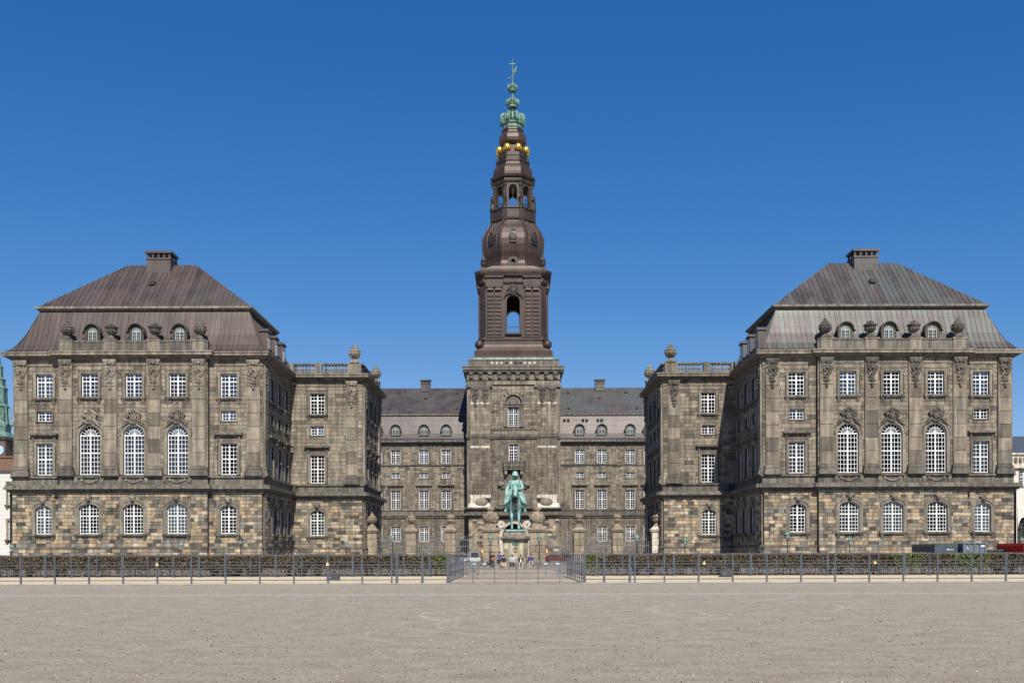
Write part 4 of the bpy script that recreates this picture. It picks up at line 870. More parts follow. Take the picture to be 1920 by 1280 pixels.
    for k in range(8):
        a = k*math.pi/4; A = Fac(root, TX+3.45*math.sin(a), TY-3.45*math.cos(a), a); q = MB()
        for i in range(9): q.box(-1.38+2.76*i/8-0.025, -1.38+2.76*i/8+0.025, 0, 0.05, 84.3, 85.6)
        q.box(-1.43, 1.43, -0.03, 0.06, 85.6, 85.7); A.build(q, 'gallery_rail', M['bronze_d'])
        b = a+math.pi/8; q = MB(); q.sph((3.05*math.sin(b), -3.05*math.cos(b), 86.95), 0.82, nu=20, nv=12); cop('gilded_ball', q, 'gold', True)
    m = MB(); m.octa(O([(2.1,86.0),(2.0,88.1),(2.4,88.2),(2.8,88.6),(2.9,89.2),(2.75,90.0),(2.3,90.6),(2.2,91.0),(2.35,91.1),(2.3,91.4),(1.9,91.6)])); cop('bell_cap', m)
    def crown(z, s, name):
        m = MB(); m.octa([(a*s, a*s*0.5, z+q*s) for a, q in ((0.78,0),(0.86,0.1),(0.8,0.2),(0.82,0.42),(0.95,0.5),(0.95,0.62))])
        for k in range(8):
            a = k*math.pi/4+math.pi/8
            m.tube([(q*s*math.sin(a), -q*s*math.cos(a), z+h*s) for q, h in ((0.88,0.55),(1.08,0.85),(1.1,1.15),(0.92,1.38),(0.6,1.42),(0.25,1.3),(0.05,1.28))], [0.15*s,0.19*s,0.2*s,0.17*s,0.13*s,0.1*s,0.08*s], 6)
            b = k*math.pi/4; m.sph((0.92*s*math.sin(b), -0.92*s*math.cos(b), z+0.95*s), 0.17*s, 0.17*s, 0.32*s, 6, 5)
            for h in (0.7, 0.95, 1.2): m.sph((1.2*s*math.sin(a), -1.2*s*math.cos(a), z+h*s), 0.1*s, nu=6, nv=4)
        m.sph((0,0,z+1.55*s), 0.3*s, nu=10, nv=7); m.box(-0.05*s, 0.05*s, -0.05*s, 0.05*s, z+1.8*s, z+2.2*s); m.box(-0.18*s, 0.18*s, -0.05*s, 0.05*s, z+1.98*s, z+2.08*s)
        return cop(name, m, 'verd_d')
    crown(91.6, 2.25, 'crown'); crown(96.4, 1.2, 'crown'); crown(99.9, 0.95, 'crown')
    q = MB(); q.lathe([(0.5,95.8),(0.3,96.4),(0.26,99.4),(0.4,99.9),(0.2,100.4),(0.16,102.2),(0.3,102.6),(0.1,102.9),(0.09,106.6)], n=8); q.box(-0.7, 0.7, -0.06, 0.06, 105.8, 105.98); q.sph((0,0,106.7), 0.15, nu=6, nv=4); cop('mast', q, 'verd_d')
    q = MB(); q.add([(0.05,-0.03,103.2),(0.9,-0.5,104.2),(0.9,-0.5,105.3),(0.05,-0.03,104.3)], [(0,1,2,3)]); q.add([(0.05,0.03,103.2),(0.9,-0.44,104.2),(0.9,-0.44,105.3),(0.05,0.03,104.3)], [(3,2,1,0)]); q.tube([(0,0,103.6),(-0.75,0.4,103.0)], 0.05, 5); q.sph((-0.75,0.4,102.95), 0.26, nu=8, nv=5); cop('weathervane', q, 'verd_d')
    ms.finish(); return root
FIG = figure_mesh()
tower()
# ------------------------------------------------------------------ ground
def groundmat(name, c0, c1, c2, scale, rings=(), bands=(), bump=0.5, fine=13.0):
    m, t, b, N, L = nodes(name); g = N('NewGeometry')
    mp = N('Mapping'); mp.inputs['Scale'].default_value = (0.85, 1.0, 1.0); L(g.outputs['Position'], mp.inputs['Vector'])
    n1 = N('TexNoise'); n1.inputs['Scale'].default_value = scale; n1.inputs['Detail'].default_value = 9; n1.inputs['Roughness'].default_value = 0.72; L(mp.outputs[0], n1.inputs['Vector'])
    cr = N('ValToRGB'); ramp(cr, [(0.36, c0), (0.5, c1), (0.66, c2)]); L(n1.outputs[0], cr.inputs[0])
    n2 = N('TexNoise'); n2.inputs['Scale'].default_value = fine; n2.inputs['Detail'].default_value = 8; n2.inputs['Roughness'].default_value = 0.82; L(g.outputs['Position'], n2.inputs['Vector'])
    a = N('MapRange'); a.inputs['From Min'].default_value = 0.3; a.inputs['From Max'].default_value = 0.7; a.inputs['To Min'].default_value = 0.6; a.inputs['To Max'].default_value = 1.36; L(n2.outputs[0], a.inputs['Value'])
    mx = N('VectorMath', operation='SCALE'); L(cr.outputs[0], mx.inputs[0]); L(a.outputs[0], mx.inputs['Scale'])
    col = mx.outputs[0]
    sx = N('SeparateXYZ'); 
    nd = N('TexNoise'); nd.inputs['Scale'].default_value = 0.5; nd.inputs['Detail'].default_value = 3; L(g.outputs['Position'], nd.inputs['Vector'])
    dv = N('VectorMath', operation='SCALE'); L(nd.outputs['Color'], dv.inputs[0]); dv.inputs['Scale'].default_value = 0.55
    av = N('VectorMath', operation='ADD'); L(g.outputs['Position'], av.inputs[0]); L(dv.outputs[0], av.inputs[1]); L(av.outputs[0], sx.inputs[0])
    nm = N('TexNoise'); nm.inputs['Scale'].default_value = 0.9; nm.inputs['Detail'].default_value = 6; nm.inputs['Roughness'].default_value = 0.7; L(g.outputs['Position'], nm.inputs['Vector'])
    def mixin(fac, c, base):
        q = N('Mix', data_type='RGBA'); L(fac, q.inputs[0]); L(base, q.inputs[6]); q.inputs[7].default_value = (*c, 1); return q.outputs[2]
    for (cx, cy, r, wd, st) in rings:                        # wheel and hoof tracks worn into the sand
        vx = N('Math', operation='SUBTRACT'); L(sx.outputs[0], vx.inputs[0]); vx.inputs[1].default_value = cx
        vy = N('Math', operation='SUBTRACT'); L(sx.outputs[1], vy.inputs[0]); vy.inputs[1].default_value = cy
        cb = N('CombineXYZ'); L(vx.outputs[0], cb.inputs[0]); L(vy.outputs[0], cb.inputs[1])
        ln = N('VectorMath', operation='LENGTH'); L(cb.outputs[0], ln.inputs[0])
        sb = N('Math', operation='SUBTRACT'); L(ln.outputs['Value'], sb.inputs[0]); sb.inputs[1].default_value = r
        ab = N('Math', operation='ABSOLUTE'); L(sb.outputs[0], ab.inputs[0])
        mr = N('MapRange'); mr.inputs['From Min'].default_value = wd; mr.inputs['From Max'].default_value = wd*0.3; L(ab.outputs[0], mr.inputs['Value'])
        k = N('MapRange'); k.inputs['From Min'].default_value = 0.38; k.inputs['From Max'].default_value = 0.54; k.inputs['To Max'].default_value = st*0.5; L(nm.outputs[0], k.inputs['Value'])
        mm = N('Math', operation='MULTIPLY'); L(mr.outputs[0], mm.inputs[0]); L(k.outputs[0], mm.inputs[1]); col = mixin(mm.outputs[0], (0.50,0.465,0.40), col)
    for (cy, wd, c, st) in bands:
        sb = N('Math', operation='SUBTRACT'); L(sx.outputs[1], sb.inputs[0]); sb.inputs[1].default_value = cy+0.45
        ab = N('Math', operation='ABSOLUTE'); L(sb.outputs[0], ab.inputs[0])
        mr = N('MapRange'); mr.inputs['From Min'].default_value = wd; mr.inputs['From Max'].default_value = wd*0.4; mr.inputs['To Max'].default_value = st; L(ab.outputs[0], mr.inputs['Value']); col = mixin(mr.outputs[0], c, col)
    L(col, b.inputs['Base Color']); b.inputs['Roughness'].default_value = 0.95; b.inputs['Specular IOR Level'].default_value = 0.15
    ad = N('Math', operation='MULTIPLY_ADD'); ad.inputs[1].default_value = 0.4; L(n2.outputs[0], ad.inputs[0]); L(n1.outputs[0], ad.inputs[2])
    bp = N('Bump'); bp.inputs['Strength'].default_value = bump; bp.inputs['Distance'].default_value = 0.06; L(ad.outputs[0], bp.inputs['Height']); L(bp.outputs[0], b.inputs['Normal'])
    return m
def sheet(name, x0, x1, y0, y1, z, mat):
    m = MB(); m.quad((x0,y0,z),(x1,y0,z),(x1,y1,z),(x0,y1,z)); return struct(m.build(name, mat))
M['paving'] = groundmat('court_paving', (0.17,0.155,0.135), (0.23,0.205,0.175), (0.28,0.25,0.21), 1.2, bump=0.3, fine=8)
M['arena'] = groundmat('arena_gravel', (0.285,0.24,0.182), (0.335,0.292,0.224), (0.37,0.34,0.265), 1.6,
    rings=((0.4,19.0,3.0,0.07,0.7),(3.2,21.5,4.6,0.08,0.7),(-7,22,6,0.09,0.45),(1.6,24.5,3.6,0.10,1.0),(1.9,24.9,3.9,0.08,0.6),(4.6,29.0,5.2,0.11,0.9),(9.0,26,5.0,0.11,0.8),(9.6,25,5.6,0.08,0.6),(-1.0,34.0,5.0,0.14,0.8),(5.5,36.0,5.0,0.14,0.8),(14.0,26,4.5,0.12,0.6),(-6,25,5,0.12,0.4),(20,24,6,0.13,0.5),(11,20,7,0.1,0.45)),
    bands=((45.6,1.9,(0.32,0.315,0.295),0.6),(36.2,1.1,(0.39,0.375,0.335),0.6)), bump=0.9)
M['sand'] = groundmat('yellow_sand', (0.50,0.41,0.275), (0.62,0.515,0.355), (0.70,0.59,0.42), 1.5, bump=0.4, fine=25)
M['path'] = groundmat('worn_path', (0.24,0.20,0.16), (0.34,0.28,0.215), (0.46,0.38,0.28), 0.9, bands=((54.5,1.3,(0.55,0.46,0.33),0.7),(60.5,0.6,(0.2,0.17,0.14),0.5)), bump=0.4, fine=20)
sheet('ground', -2500, 2500, -300, 4000, 0.0, M['paving'])
sheet('riding_ground', -120, 120, -20, 48.3, 0.006, M['arena'])
sheet('sand_strip', -120, -3.3, 48.3, 69, 0.006, M['sand']); sheet('sand_strip', 3.6, 120, 48.3, 69, 0.006, M['sand'])
sheet('path', -3.3, 3.6, 48.3, 92, 0.007, M['path'])
k_ = MB(); k_.box(-120, 120, 48.15, 48.4, -0.05, 0.05); struct(k_.build('edging', M['paving']))
M['soil'] = groundmat('hedge_soil', (0.05,0.037,0.025), (0.085,0.063,0.042), (0.14,0.105,0.07), 2.0, bump=0.6, fine=15)
sheet('planting_bed', -64.5, -4.2, 66.4, 71.5, 0.012, M['soil']); sheet('planting_bed', 4.7, 64.5, 66.4, 71.5, 0.012, M['soil'])
# loose stones and clods lying on the riding ground
cl = MB(); rn = random.Random(4)
for i in range(34000):
    y = 9.5 + 38*rn.random()**1.5; x = rn.uniform(-0.56, 0.56)*y; q = rn.uniform(0.006, 0.02)*(1.8 if rn.random() < 0.05 else 1)
    a = rn.uniform(0, 6.28); p = [(x+q*math.cos(a+k*2.094)*rn.uniform(0.6,1.3), y+q*math.sin(a+k*2.094)*rn.uniform(0.6,1.3), 0.004) for k in range(3)]
    cl.add(p + [(x, y, 0.006+q*rn.uniform(0.5, 1.0))], [(0,1,3),(1,2,3),(2,0,3)], rn.random())
co = cl.build('gravel', stone('loose_gravel', [(0,(0.05,0.042,0.033)),(0.35,(0.15,0.125,0.098)),(0.75,(0.26,0.222,0.172)),(1,(0.34,0.30,0.235))], 'attr', grime=0.1)); stuff(co)
tag(co, 'loose small stones and clods lying over the riding ground', 'gravel')
M['orange'] = plain('marker_orange', (0.42,0.11,0.03), 0.6)
M['plate'] = plain('yellow_plate', (0.6,0.5,0.25), 0.5)
# ------------------------------------------------------------------ fences
def post(parent, x, y, h, w=0.07, name='post'):
    m = MB(); m.box(x-w/2, x+w/2, y-w/2, y+w/2, 0, h); m.box(x-w/2-0.04, x+w/2+0.04, y-w/2-0.04, y+w/2+0.04, 0.0, 0.03); return m.build(name, M['steel'], parent, (0,0,0))
def rail(parent, x0, x1, y, z, t=0.045, name='rail'):
    m = MB(); m.box(x0, x1, y-t*0.4, y+t*0.4, z-t/2, z+t/2); return m.build(name, M['steel'], parent, (0,0,0))
for sg, x0, x1, lab in ((-1, -62, -3.44, 'steel rail fence along the riding ground, left of the gateway'), (1, 3.75, 62, 'steel rail fence along the riding ground, right of the gateway')):
    t = thing('rail_fence', lab, 'fence', (x0 if sg > 0 else x1, 50.7, 0), 'steel rail fences along the riding ground'); n = 0
    for z in (1.5, 0.98, 0.53, 0.18): rail(t, x0, x1, 50.7, z)
    xs = [sg*(3.44 if sg < 0 else 3.75), sg*4.8, sg*6.15, sg*6.42] + [sg*(7.98+1.803*i) for i in range(28)]
    for i, x in enumerate(xs):
        post(t, x, 50.7, 1.56, 0.15 if i == 0 else (0.12 if i in (1, 2) else 0.075))
    for px in ((-18.79, -9.79) if sg < 0 else (10.07, 19.08)):
        m = MB(); m.loft([[(px-0.09,50.6,0.95),(px+0.09,50.6,0.95),(px+0.09,50.64,0.95),(px-0.09,50.64,0.95)],[(px-0.01,50.6,1.13),(px+0.01,50.6,1.13),(px+0.01,50.64,1.13),(px-0.01,50.64,1.13)]]); m.build('warning_plate', M['plate'], t, (0,0,0))
    t = thing('rail_fence', 'low steel fence with many thin rails before the ' + ('left' if sg < 0 else 'right') + ' hedge', 'fence', (sg*4, 64.5, 0), 'thin steel fences before the hedges')
    for z in (1.46, 1.02, 0.82, 0.62, 0.45, 0.28): rail(t, min(sg*3.5, sg*62), max(sg*3.5, sg*62), 64.5, z, 0.035)
    for i in range(34): post(t, sg*(3.9+1.72*i), 64.5, 1.5, 0.12 if i % 3 == 1 else 0.06)
    # fence running back beside the path
    t = thing('side_fence', 'run of upright steel bars along the ' + ('left' if sg < 0 else 'right') + ' side of the path', 'fence', (sg*3.5, 51, 0), 'barred fences flanking the path')
    xa, xb = (-3.44, -3.30) if sg < 0 else (3.75, 3.60)
    for i in range(10):
        y = 51.1+i*1.4; x = xa+(xb-xa)*i/9; m = MB(); m.box(x-0.03, x+0.03, y-0.03, y+0.03, 0.0, 1.5); m.build('bar', M['steel'], t, (0,0,0))
    for z in (1.48, 0.98, 0.55, 0.2):
        m = MB(); m.tube([(xa, 50.9, z), (xb, 64.2, z)], 0.02, 5); m.build('rail', M['steel'], t, (0,0,0))
t = thing('barrier_fence', 'low thin wire barrier closing the gateway between the two steel fences', 'fence', (0, 51.0, 0))
for i in range(7): post(t, -3.3+1.155*i, 51.0, 1.08, 0.035)
for z in (1.06, 0.95, 0.5, 0.25): rail(t, -3.35, 3.7, 51.0, z, 0.022)
for i, (x, w_, y) in enumerate(((-2.6, 0.36, 63.5), (-1.9, 0.34, 63.6), (2.15, 0.34, 63.6), (2.95, 0.42, 63.5))):
    m = MB(); m.box(x-w_/2, x+w_/2, y-0.02, y+0.02, 0.72, 0.98); m.box(x-w_/2+0.06, x+w_/2-0.06, y-0.026, y-0.021, 0.84, 0.9, mi=1); m.box(x-0.02, x+0.02, y, y+0.04, 0, 0.72); o = m.build('notice_board', [plain('sign_blue', (0.10,0.14,0.18), 0.4), M['white']])
    tag(o, ('small blue-grey notice board, leftmost of four behind the barrier', 'small blue-grey notice board, second from left behind the barrier', 'small blue-grey notice board, third from left behind the barrier', 'small blue-grey notice board, rightmost of four behind the barrier')[i], 'sign', 'notice boards by the path')
t = thing('wooden_barrier', 'small braced field gate standing by the left side of the path', 'gate', (-2.6, 63.0, 0))
for (a, b) in (((-3.1,0.1),(-3.1,0.95)),((-2.3,0.1),(-2.3,0.95))): m = MB(); m.tube([(a[0],63,a[1]),(b[0],63,b[1])], 0.025, 5); m.build('post', M['steel'], t, (0,0,0))
m = MB(); m.tube([(-3.1,63,0.95),(-2.3,63,0.15)], 0.02, 5); m.build('brace', M['steel'], t, (0,0,0))
for z in (0.92, 0.15): m = MB(); m.tube([(-3.1,63,z),(-2.3,63,z)], 0.02, 5); m.build('rail', M['steel'], t, (0,0,0))
# ------------------------------------------------------------------ hedges
def leafmat(name, cols):
    m, t, b, N, L = nodes(name); at = N('Attribute', attribute_name='rnd'); cr = N('ValToRGB'); ramp(cr, cols); L(at.outputs['Fac'], cr.inputs[0]); L(cr.outputs[0], b.inputs['Base Color']); b.inputs['Roughness'].default_value = 0.75; return m
M['hedge'] = leafmat('hedge_leaf', [(0,(0.05,0.036,0.022)),(0.35,(0.10,0.072,0.04)),(0.6,(0.15,0.108,0.06)),(0.72,(0.085,0.095,0.03)),(0.9,(0.10,0.13,0.02)),(1,(0.17,0.20,0.03))])
M['twig'] = plain('hedge_twig', (0.05,0.037,0.026), 0.9)
M['litter'] = plain('dead_leaf', (0.16,0.11,0.06), 0.9)
def hedge(sg, x0, x1, label, greens):
    t = thing('hedge', label, 'hedge', ((x0+x1)/2, 67.3, 0), 'clipped hedges before the palace'); rn = random.Random(40+sg)
    lf = MB(); n = int(abs(x1-x0)*900)
    for i in range(n):
        x = rn.uniform(x0, x1); u = rn.random()
        z = 1.44*(rn.random()**0.62) if u < 0.72 else 1.44
        y = 66.75 + (rn.random()**2)*0.5 if u < 0.72 else rn.uniform(66.75, 68.0)
        z += rn.uniform(-0.04, 0.05) + 0.05*math.sin(x*1.7)*math.sin(x*0.37+1); q = rn.uniform(0.028, 0.065)
        if z < 0.6 and rn.random() < 0.35: continue
        g = any(a < x < b for a, b in greens); r = min(1, max(0, rn.gauss(0.82, 0.14))) if g else min(0.78, max(0, rn.gauss(0.36, 0.18)))
        d = Vector((rn.gauss(0,1), rn.gauss(0,1)-0.4, rn.gauss(0,1)+0.3)).normalized(); a = d.orthogonal().normalized()*q; b = d.cross(a); c = Vector((x,y,z))
        lf.add([c-a-b*0.6, c+a-b*0.6, c+a*0.8+b*0.8, c-a*0.8+b*0.8], [(0,1,2,3)], r)
    o = lf.build('foliage', M['hedge'], t, (0,0,0)); stuff(o)
    tw = MB()
    for i in range(int(abs(x1-x0)*9)):
        x = rn.uniform(x0, x1); y = rn.uniform(66.9, 67.8); pts = [Vector((x,y,0))]
        for k in range(4): pts.append(pts[-1]+Vector((rn.uniform(-0.1,0.1), rn.uniform(-0.08,0.08), 0.34)))
        tw.tube(pts, [0.022,0.018,0.014,0.01,0.006], 4)
    stuff(tw.build('twigs', M['twig'], t, (0,0,0)))
    core = MB(); core.box(x0+0.1, x1-0.1, 67.2, 67.7, 0.5, 1.36); core.build('hedge_core', M['twig'], t, (0,0,0))  # solid box added inside the leaves to block light, standing for dense twigs
    li = MB()
    for i in range(int(abs(x1-x0)*30)):
        x = rn.uniform(x0, x1); y = rn.uniform(66.3, 68.4); q = rn.uniform(0.03, 0.06); a = rn.uniform(0, 3); li.add([(x+q*math.cos(a), y+q*math.sin(a), 0.02), (x-q*math.sin(a), y+q*math.cos(a), 0.03), (x-q*math.cos(a), y-q*math.sin(a), 0.02), (x+q*math.sin(a), y-q*math.cos(a), 0.05)], [(0,1,2,3)])
    stuff(li.build('fallen_leaves', M['litter'], t, (0,0,0)))
hedge(-1, -64, -4.4, 'brown twiggy clipped hedge on the left of the path', ((-5.6, -4.4),)); hedge(1, 4.9, 64, 'brown and partly green clipped hedge on the right of the path', ((4.9, 6.4), (30.4, 33.2), (26.5, 28.5)))
# ------------------------------------------------------------------ small things
def trunkbox(x, y, lab):
    m = MB(); m.loft([[(x-0.43,y-0.25,0),(x+0.43,y-0.25,0),(x+0.43,y+0.25,0),(x-0.43,y+0.25,0)],[(x-0.46,y-0.28,0.03),(x+0.46,y-0.28,0.03),(x+0.46,y+0.28,0.03),(x-0.46,y+0.28,0.03)],[(x-0.36,y-0.2,0.05),(x+0.36,y-0.2,0.05),(x+0.36,y+0.2,0.05),(x-0.36,y+0.2,0.05)],[(x-0.34,y-0.18,0.42),(x+0.34,y-0.18,0.42),(x+0.34,y+0.18,0.42),(x-0.34,y+0.18,0.42)],[(x-0.30,y-0.15,0.46),(x+0.30,y-0.15,0.46),(x+0.30,y+0.15,0.46),(x-0.30,y+0.15,0.46)]])
    t = thing('ballast_block', lab, 'block', (x, y, 0), 'black ballast blocks'); m.build('body', plain('black_rubber', (0.035,0.037,0.042), 0.6), t, (0,0,0))
    h = MB(); h.box(x-0.22, x-0.08, y-0.235, y-0.18, 0.14, 0.22); h.build('label_plate', M['greyiron'], t, (0,0,0)); h = MB(); h.tube([(x-0.15,y,0.46),(x-0.12,y,0.52),(x+0.12,y,0.52),(x+0.15,y,0.46)], 0.02, 5); h.build('handle', M['iron'], t, (0,0,0))
trunkbox(-10.5, 56, 'black plastic ballast block on the sand, left of the path'); trunkbox(13.6, 61.5, 'black plastic ballast block on the sand, right of the path')
def lamp(x, y, h, lab, dark=False):
    t = thing('street_lamp', lab, 'street lamp', (x, y, 0), 'green-topped street lamps'); k = h/4.2
    m = MB(); m.lathe([(0.2,0),(0.2,0.5),(0.14,0.6),(0.16,0.75),(0.09,0.9),(0.065,1.6),(0.09,1.66),(0.06,1.75),(0.05,3.0),(0.09,3.06),(0.05,3.12),(0.05,3.3)], n=8); m.box(-0.4, 0.4, -0.03, 0.03, 2.72, 2.78); o = m.build('post', M['iron'], t, (x,y,0)); o.scale = (1,1,k)
    m = MB(); m.lathe([(0.1,3.25),(0.2,3.35),(0.27,3.75)], n=6); m.build('lantern', plain('lamp_glass', (0.22,0.25,0.25), 0.15, 0.0, 0.1), t, (x,y,h-4.2)); m = MB(); m.lathe([(0.30,3.75),(0.32,3.8),(0.22,3.95),(0.1,4.08),(0.05,4.12),(0.06,4.2),(0.01,4.32)], n=8); m.build('cap', M['verd_d' if not dark else 'bronze_d'], t, (x,y,h-4.2))
for (px, D, h, dk, lab) in ((917,124,4.0,0,'street lamp before the left big gate pillar'),(1009,124,4.0,0,'street lamp before the right big gate pillar'),(734,126,4.0,0,'street lamp between the two small pillars left of the gate'),(1192,126,4.0,0,'street lamp between the two small pillars right of the gate'),
    (647,119,3.35,0,'green street lamp before the left corner block'),(449,108,3.6,1,'dark lantern before the inner end of the left wing'),(1282,119,3.5,0,'green street lamp before the right corner block'),(1474,108,4.0,0,'street lamp before the inner end of the right wing'),(1591,107,3.3,0,'street lamp before the middle of the right wing'),(1914,104,3.2,0,'street lamp at the outer end of the right wing, by the red skip'),(337,107,3.0,0,'street lamp before the middle of the left wing'),(20,105,2.8,0,'street lamp at the outer end of the left wing')):
    lamp((px-960)*D/1800, D, h, lab, dk)
URNP = [urn_mesh(0, M['pier']), urn_mesh(1, M['pier'])]
# gate pillars ------------------------------------------------------
def pillar(x, y, v, lab, big=False):
    t = thing('gate_pillar', lab, 'gate pillar', (x, y, 0), 'stone gate pillars in a row across the court'); hw = 1.05 if big else 0.72; ht = 4.35
    c = MB(); c.box(-hw+0.03, hw-0.03, -hw+0.03, hw-0.03, 0, ht); c.build('core', M['joint'], t, (x,y,0)); pal = v == 3
    n = 5
    for i in range(n):
        z0, z1 = ht*i/n+0.015, ht*(i+1)/n-0.015; cuts = [(-hw, hw)] if i % 2 and not big else [(-hw, random.uniform(-0.2,0.2)*hw)]
        if len(cuts) == 1 and cuts[0][1] != hw: cuts.append((cuts[0][1]+0.02, hw))
        for a, b in cuts:
            m = MB(); m.frus(a, b, z0, z1, -hw+0.04, -hw-0.01, 0.02); m.v = list(m.v); m.box(a+0.02, b-0.02, -hw+0.04, hw, z0+0.02, z1-0.02); m.build('stone', M['pale'] if pal else M['pier'], t, (x,y,0))
    m = MB()
    for a, b, e in ((0,0.12,0.08),(0.12,0.3,0.2),(0.3,0.42,0.28)): m.sqlathe([(hw+e,ht+a),(hw+e,ht+b)])
    m.sqlathe([(hw+0.1,ht+0.42),(hw*0.7,ht+0.75),(hw*0.6,ht+(1.3 if big else 0.8))]); m.build('cap', M['pale'] if pal else M['pier'], t, (x,y,0))
    if not big: o = put('urn', URNP[v % 2], t, (x,y,ht+0.75)); o.scale = (0.82,0.82,0.82)
    else:
        m = MB(); m.sph((0,0,0.95), 1.05, 1.05, 0.92, 14, 9); m.lathe([(0.6,0.0),(0.5,0.2),(0.7,0.4)], n=10); rn = random.Random(8)
        for i in range(60): a = rn.uniform(0,6.28); b = rn.uniform(-1,1); q = rn.uniform(0.12,0.2); m.sph((1.0*math.cos(a)*math.cos(b),1.0*math.sin(a)*math.cos(b),0.95+0.9*math.sin(b)), q, nu=6, nv=4)
        m.lathe([(0.5,1.7),(0.42,1.9),(0.55,2.05),(0.6,2.2),(0.35,2.4),(0.12,2.5),(0.14,2.65),(0.02,2.85)], n=8); m.build('urn', M['pier'], t, (x,y,ht+0.95))
PX = [(-19.1,130.0,0,'gate pillar with urn against the left corner block'),(-13.8,130,2,'gate pillar with urn, second from the left corner block'),(-8.5,130,1,'gate pillar with fruit urn left of the big left pillar'),(-3.0,128.8,9,'big gate pillar with crowned urn left of the statue'),(3.2,128.8,9,'big gate pillar with crowned urn right of the statue'),(8.9,130,1,'gate pillar with fruit urn right of the big right pillar'),(14.1,130,1,'gate pillar with urn, second from the right corner block'),(19.35,129.5,3,'pale new gate pillar against the right corner block')]
for x, y, v, lab in PX: pillar(x, y, v, lab, v == 9)
for i in range(len(PX)-1):
    a, b = PX[i][0], PX[i+1][0]
    if a < 0 < b: continue
    a += 1.1 if PX[i][2] == 9 else 0.75; b -= 1.1 if PX[i+1][2] == 9 else 0.75
    t = thing('iron_fence', ('spiked iron railing left of the gate, ' if a < 0 else 'spiked iron railing right of the gate, ') + ('bay next to the big pillar', 'middle bay of three', 'bay next to the corner block')[0 if abs(a+b)/2 < 8 else (1 if abs(a+b)/2 < 13 else 2)], 'railing', ((a+b)/2, 130, 0), 'iron railings between the gate pillars')
    m = MB(); n = int((b-a)/0.26)
    for k in range(n+1): x = a+(b-a)*k/n; m.box(x-0.022, x+0.022, 129.98, 130.02, 0.1, 3.85+0.12*(k%2)); m.lathe([(0.045,3.85),(0.0,4.1)], x, 130, 4)
    stuff(m.build('bars', M['greyiron'], t, (0,0,0)))
    for z in (3.4, 2.55, 0.4): m = MB(); m.box(a, b, 129.95, 130.05, z-0.04, z+0.04); m.build('rail', M['greyiron'], t, (0,0,0))
for sg in (-1, 1):      # low bars of the opened middle gate leaves
    t = thing('iron_fence', 'open iron gate leaf beside the big ' + ('left' if sg < 0 else 'right') + ' pillar', 'gate', (sg*2, 131, 0), 'open leaves of the iron gate'); m = MB()
    for k in range(14): y = 130+0.26*k; m.box(sg*1.95-0.022, sg*1.95+0.022, y-0.02, y+0.02, 0.1, 3.8)
    stuff(m.build('bars', M['greyiron'], t, (0,0,0)))
    for z in (3.4, 2.2, 0.4): m = MB(); m.box(sg*1.95-0.03, sg*1.95+0.03, 130, 133.5, z-0.04, z+0.04); m.build('rail', M['greyiron'], t, (0,0,0))
for px, lab in ((902, 'orange and white road marker left of the gate'), (1023, 'orange and white road marker right of the gate')):
    D = 122; x = (px-960)*D/1800; t = thing('road_marker', lab, 'road marker', (x, D, 0), 'orange road markers by the gate')
    for i, c in enumerate(('o', 'w', 'o')): m = MB(); m.box(x-0.09, x+0.09, D-0.03, D+0.03, 1.3+0.36*i, 1.66+0.36*i-0.004); m.build('stripe', M['orange'] if c == 'o' else M['plate'], t, (0,0,0))
    m = MB(); m.box(x-0.3, x+0.3, D-0.2, D+0.2, 0, 0.12); m.tube([(x,D,0.1),(x,D,1.31)], 0.04, 6); m.sph((x,D-0.02,2.5), 0.11, 0.08, 0.11, 8, 6); m.build('stand', M['iron'], t, (0,0,0))
# ------------------------------------------------------------------ figures
def skin(name, J, E, root, mats, zones, sub_=1, extra=None):
    """J: {joint: (x,y,z,r,zone)}; grows one continuous surface over the skeleton; faces take the material of the nearest joint's zone"""
    keys = list(J); idx = {k: i for i, k in enumerate(keys)}
    me = bpy.data.meshes.new(name); me.from_pydata([J[k][:3] for k in keys], [(idx[a], idx[b]) for a, b in E], [])
    o = bpy.data.objects.new(name, me); COL.objects.link(o)
    o.modifiers.new('skin', 'SKIN'); sv = me.skin_vertices[0].data
    for k in keys:
        r = J[k][3]; sv[idx[k]].radius = (r, r) if not hasattr(r, '__len__') else r
        sv[idx[k]].use_root = (k == root)
    s = o.modifiers.new('sub', 'SUBSURF'); s.levels = sub_; s.render_levels = sub_
    bpy.context.view_layer.update(); dg = bpy.context.evaluated_depsgraph_get()
    m2 = bpy.data.meshes.new_from_object(o.evaluated_get(dg)); bpy.data.objects.remove(o); bpy.data.meshes.remove(me)
    m2.name = name; m2.materials.clear()
    for m in mats: m2.materials.append(m)
    pts = [(Vector(J[k][:3]), J[k][4]) for k in keys]
    for p in m2.polygons:
        c = p.center; p.material_index = zones[min(pts, key=lambda q: (q[0]-c).length)[1]]; p.use_smooth = True
    if extra:
        bm = bmesh.new(); bm.from_mesh(m2); tmp = bpy.data.meshes.new('t'); tmp.from_pydata(extra.v, [], extra.f); tmp.polygons.foreach_set('material_index', extra.m); tmp.polygons.foreach_set('use_smooth', [True]*len(extra.f)); bm.from_mesh(tmp); bm.to_mesh(m2); bm.free()
    return m2
SKIN = plain('skin', (0.45,0.27,0.19), 0.6, var=0.05)
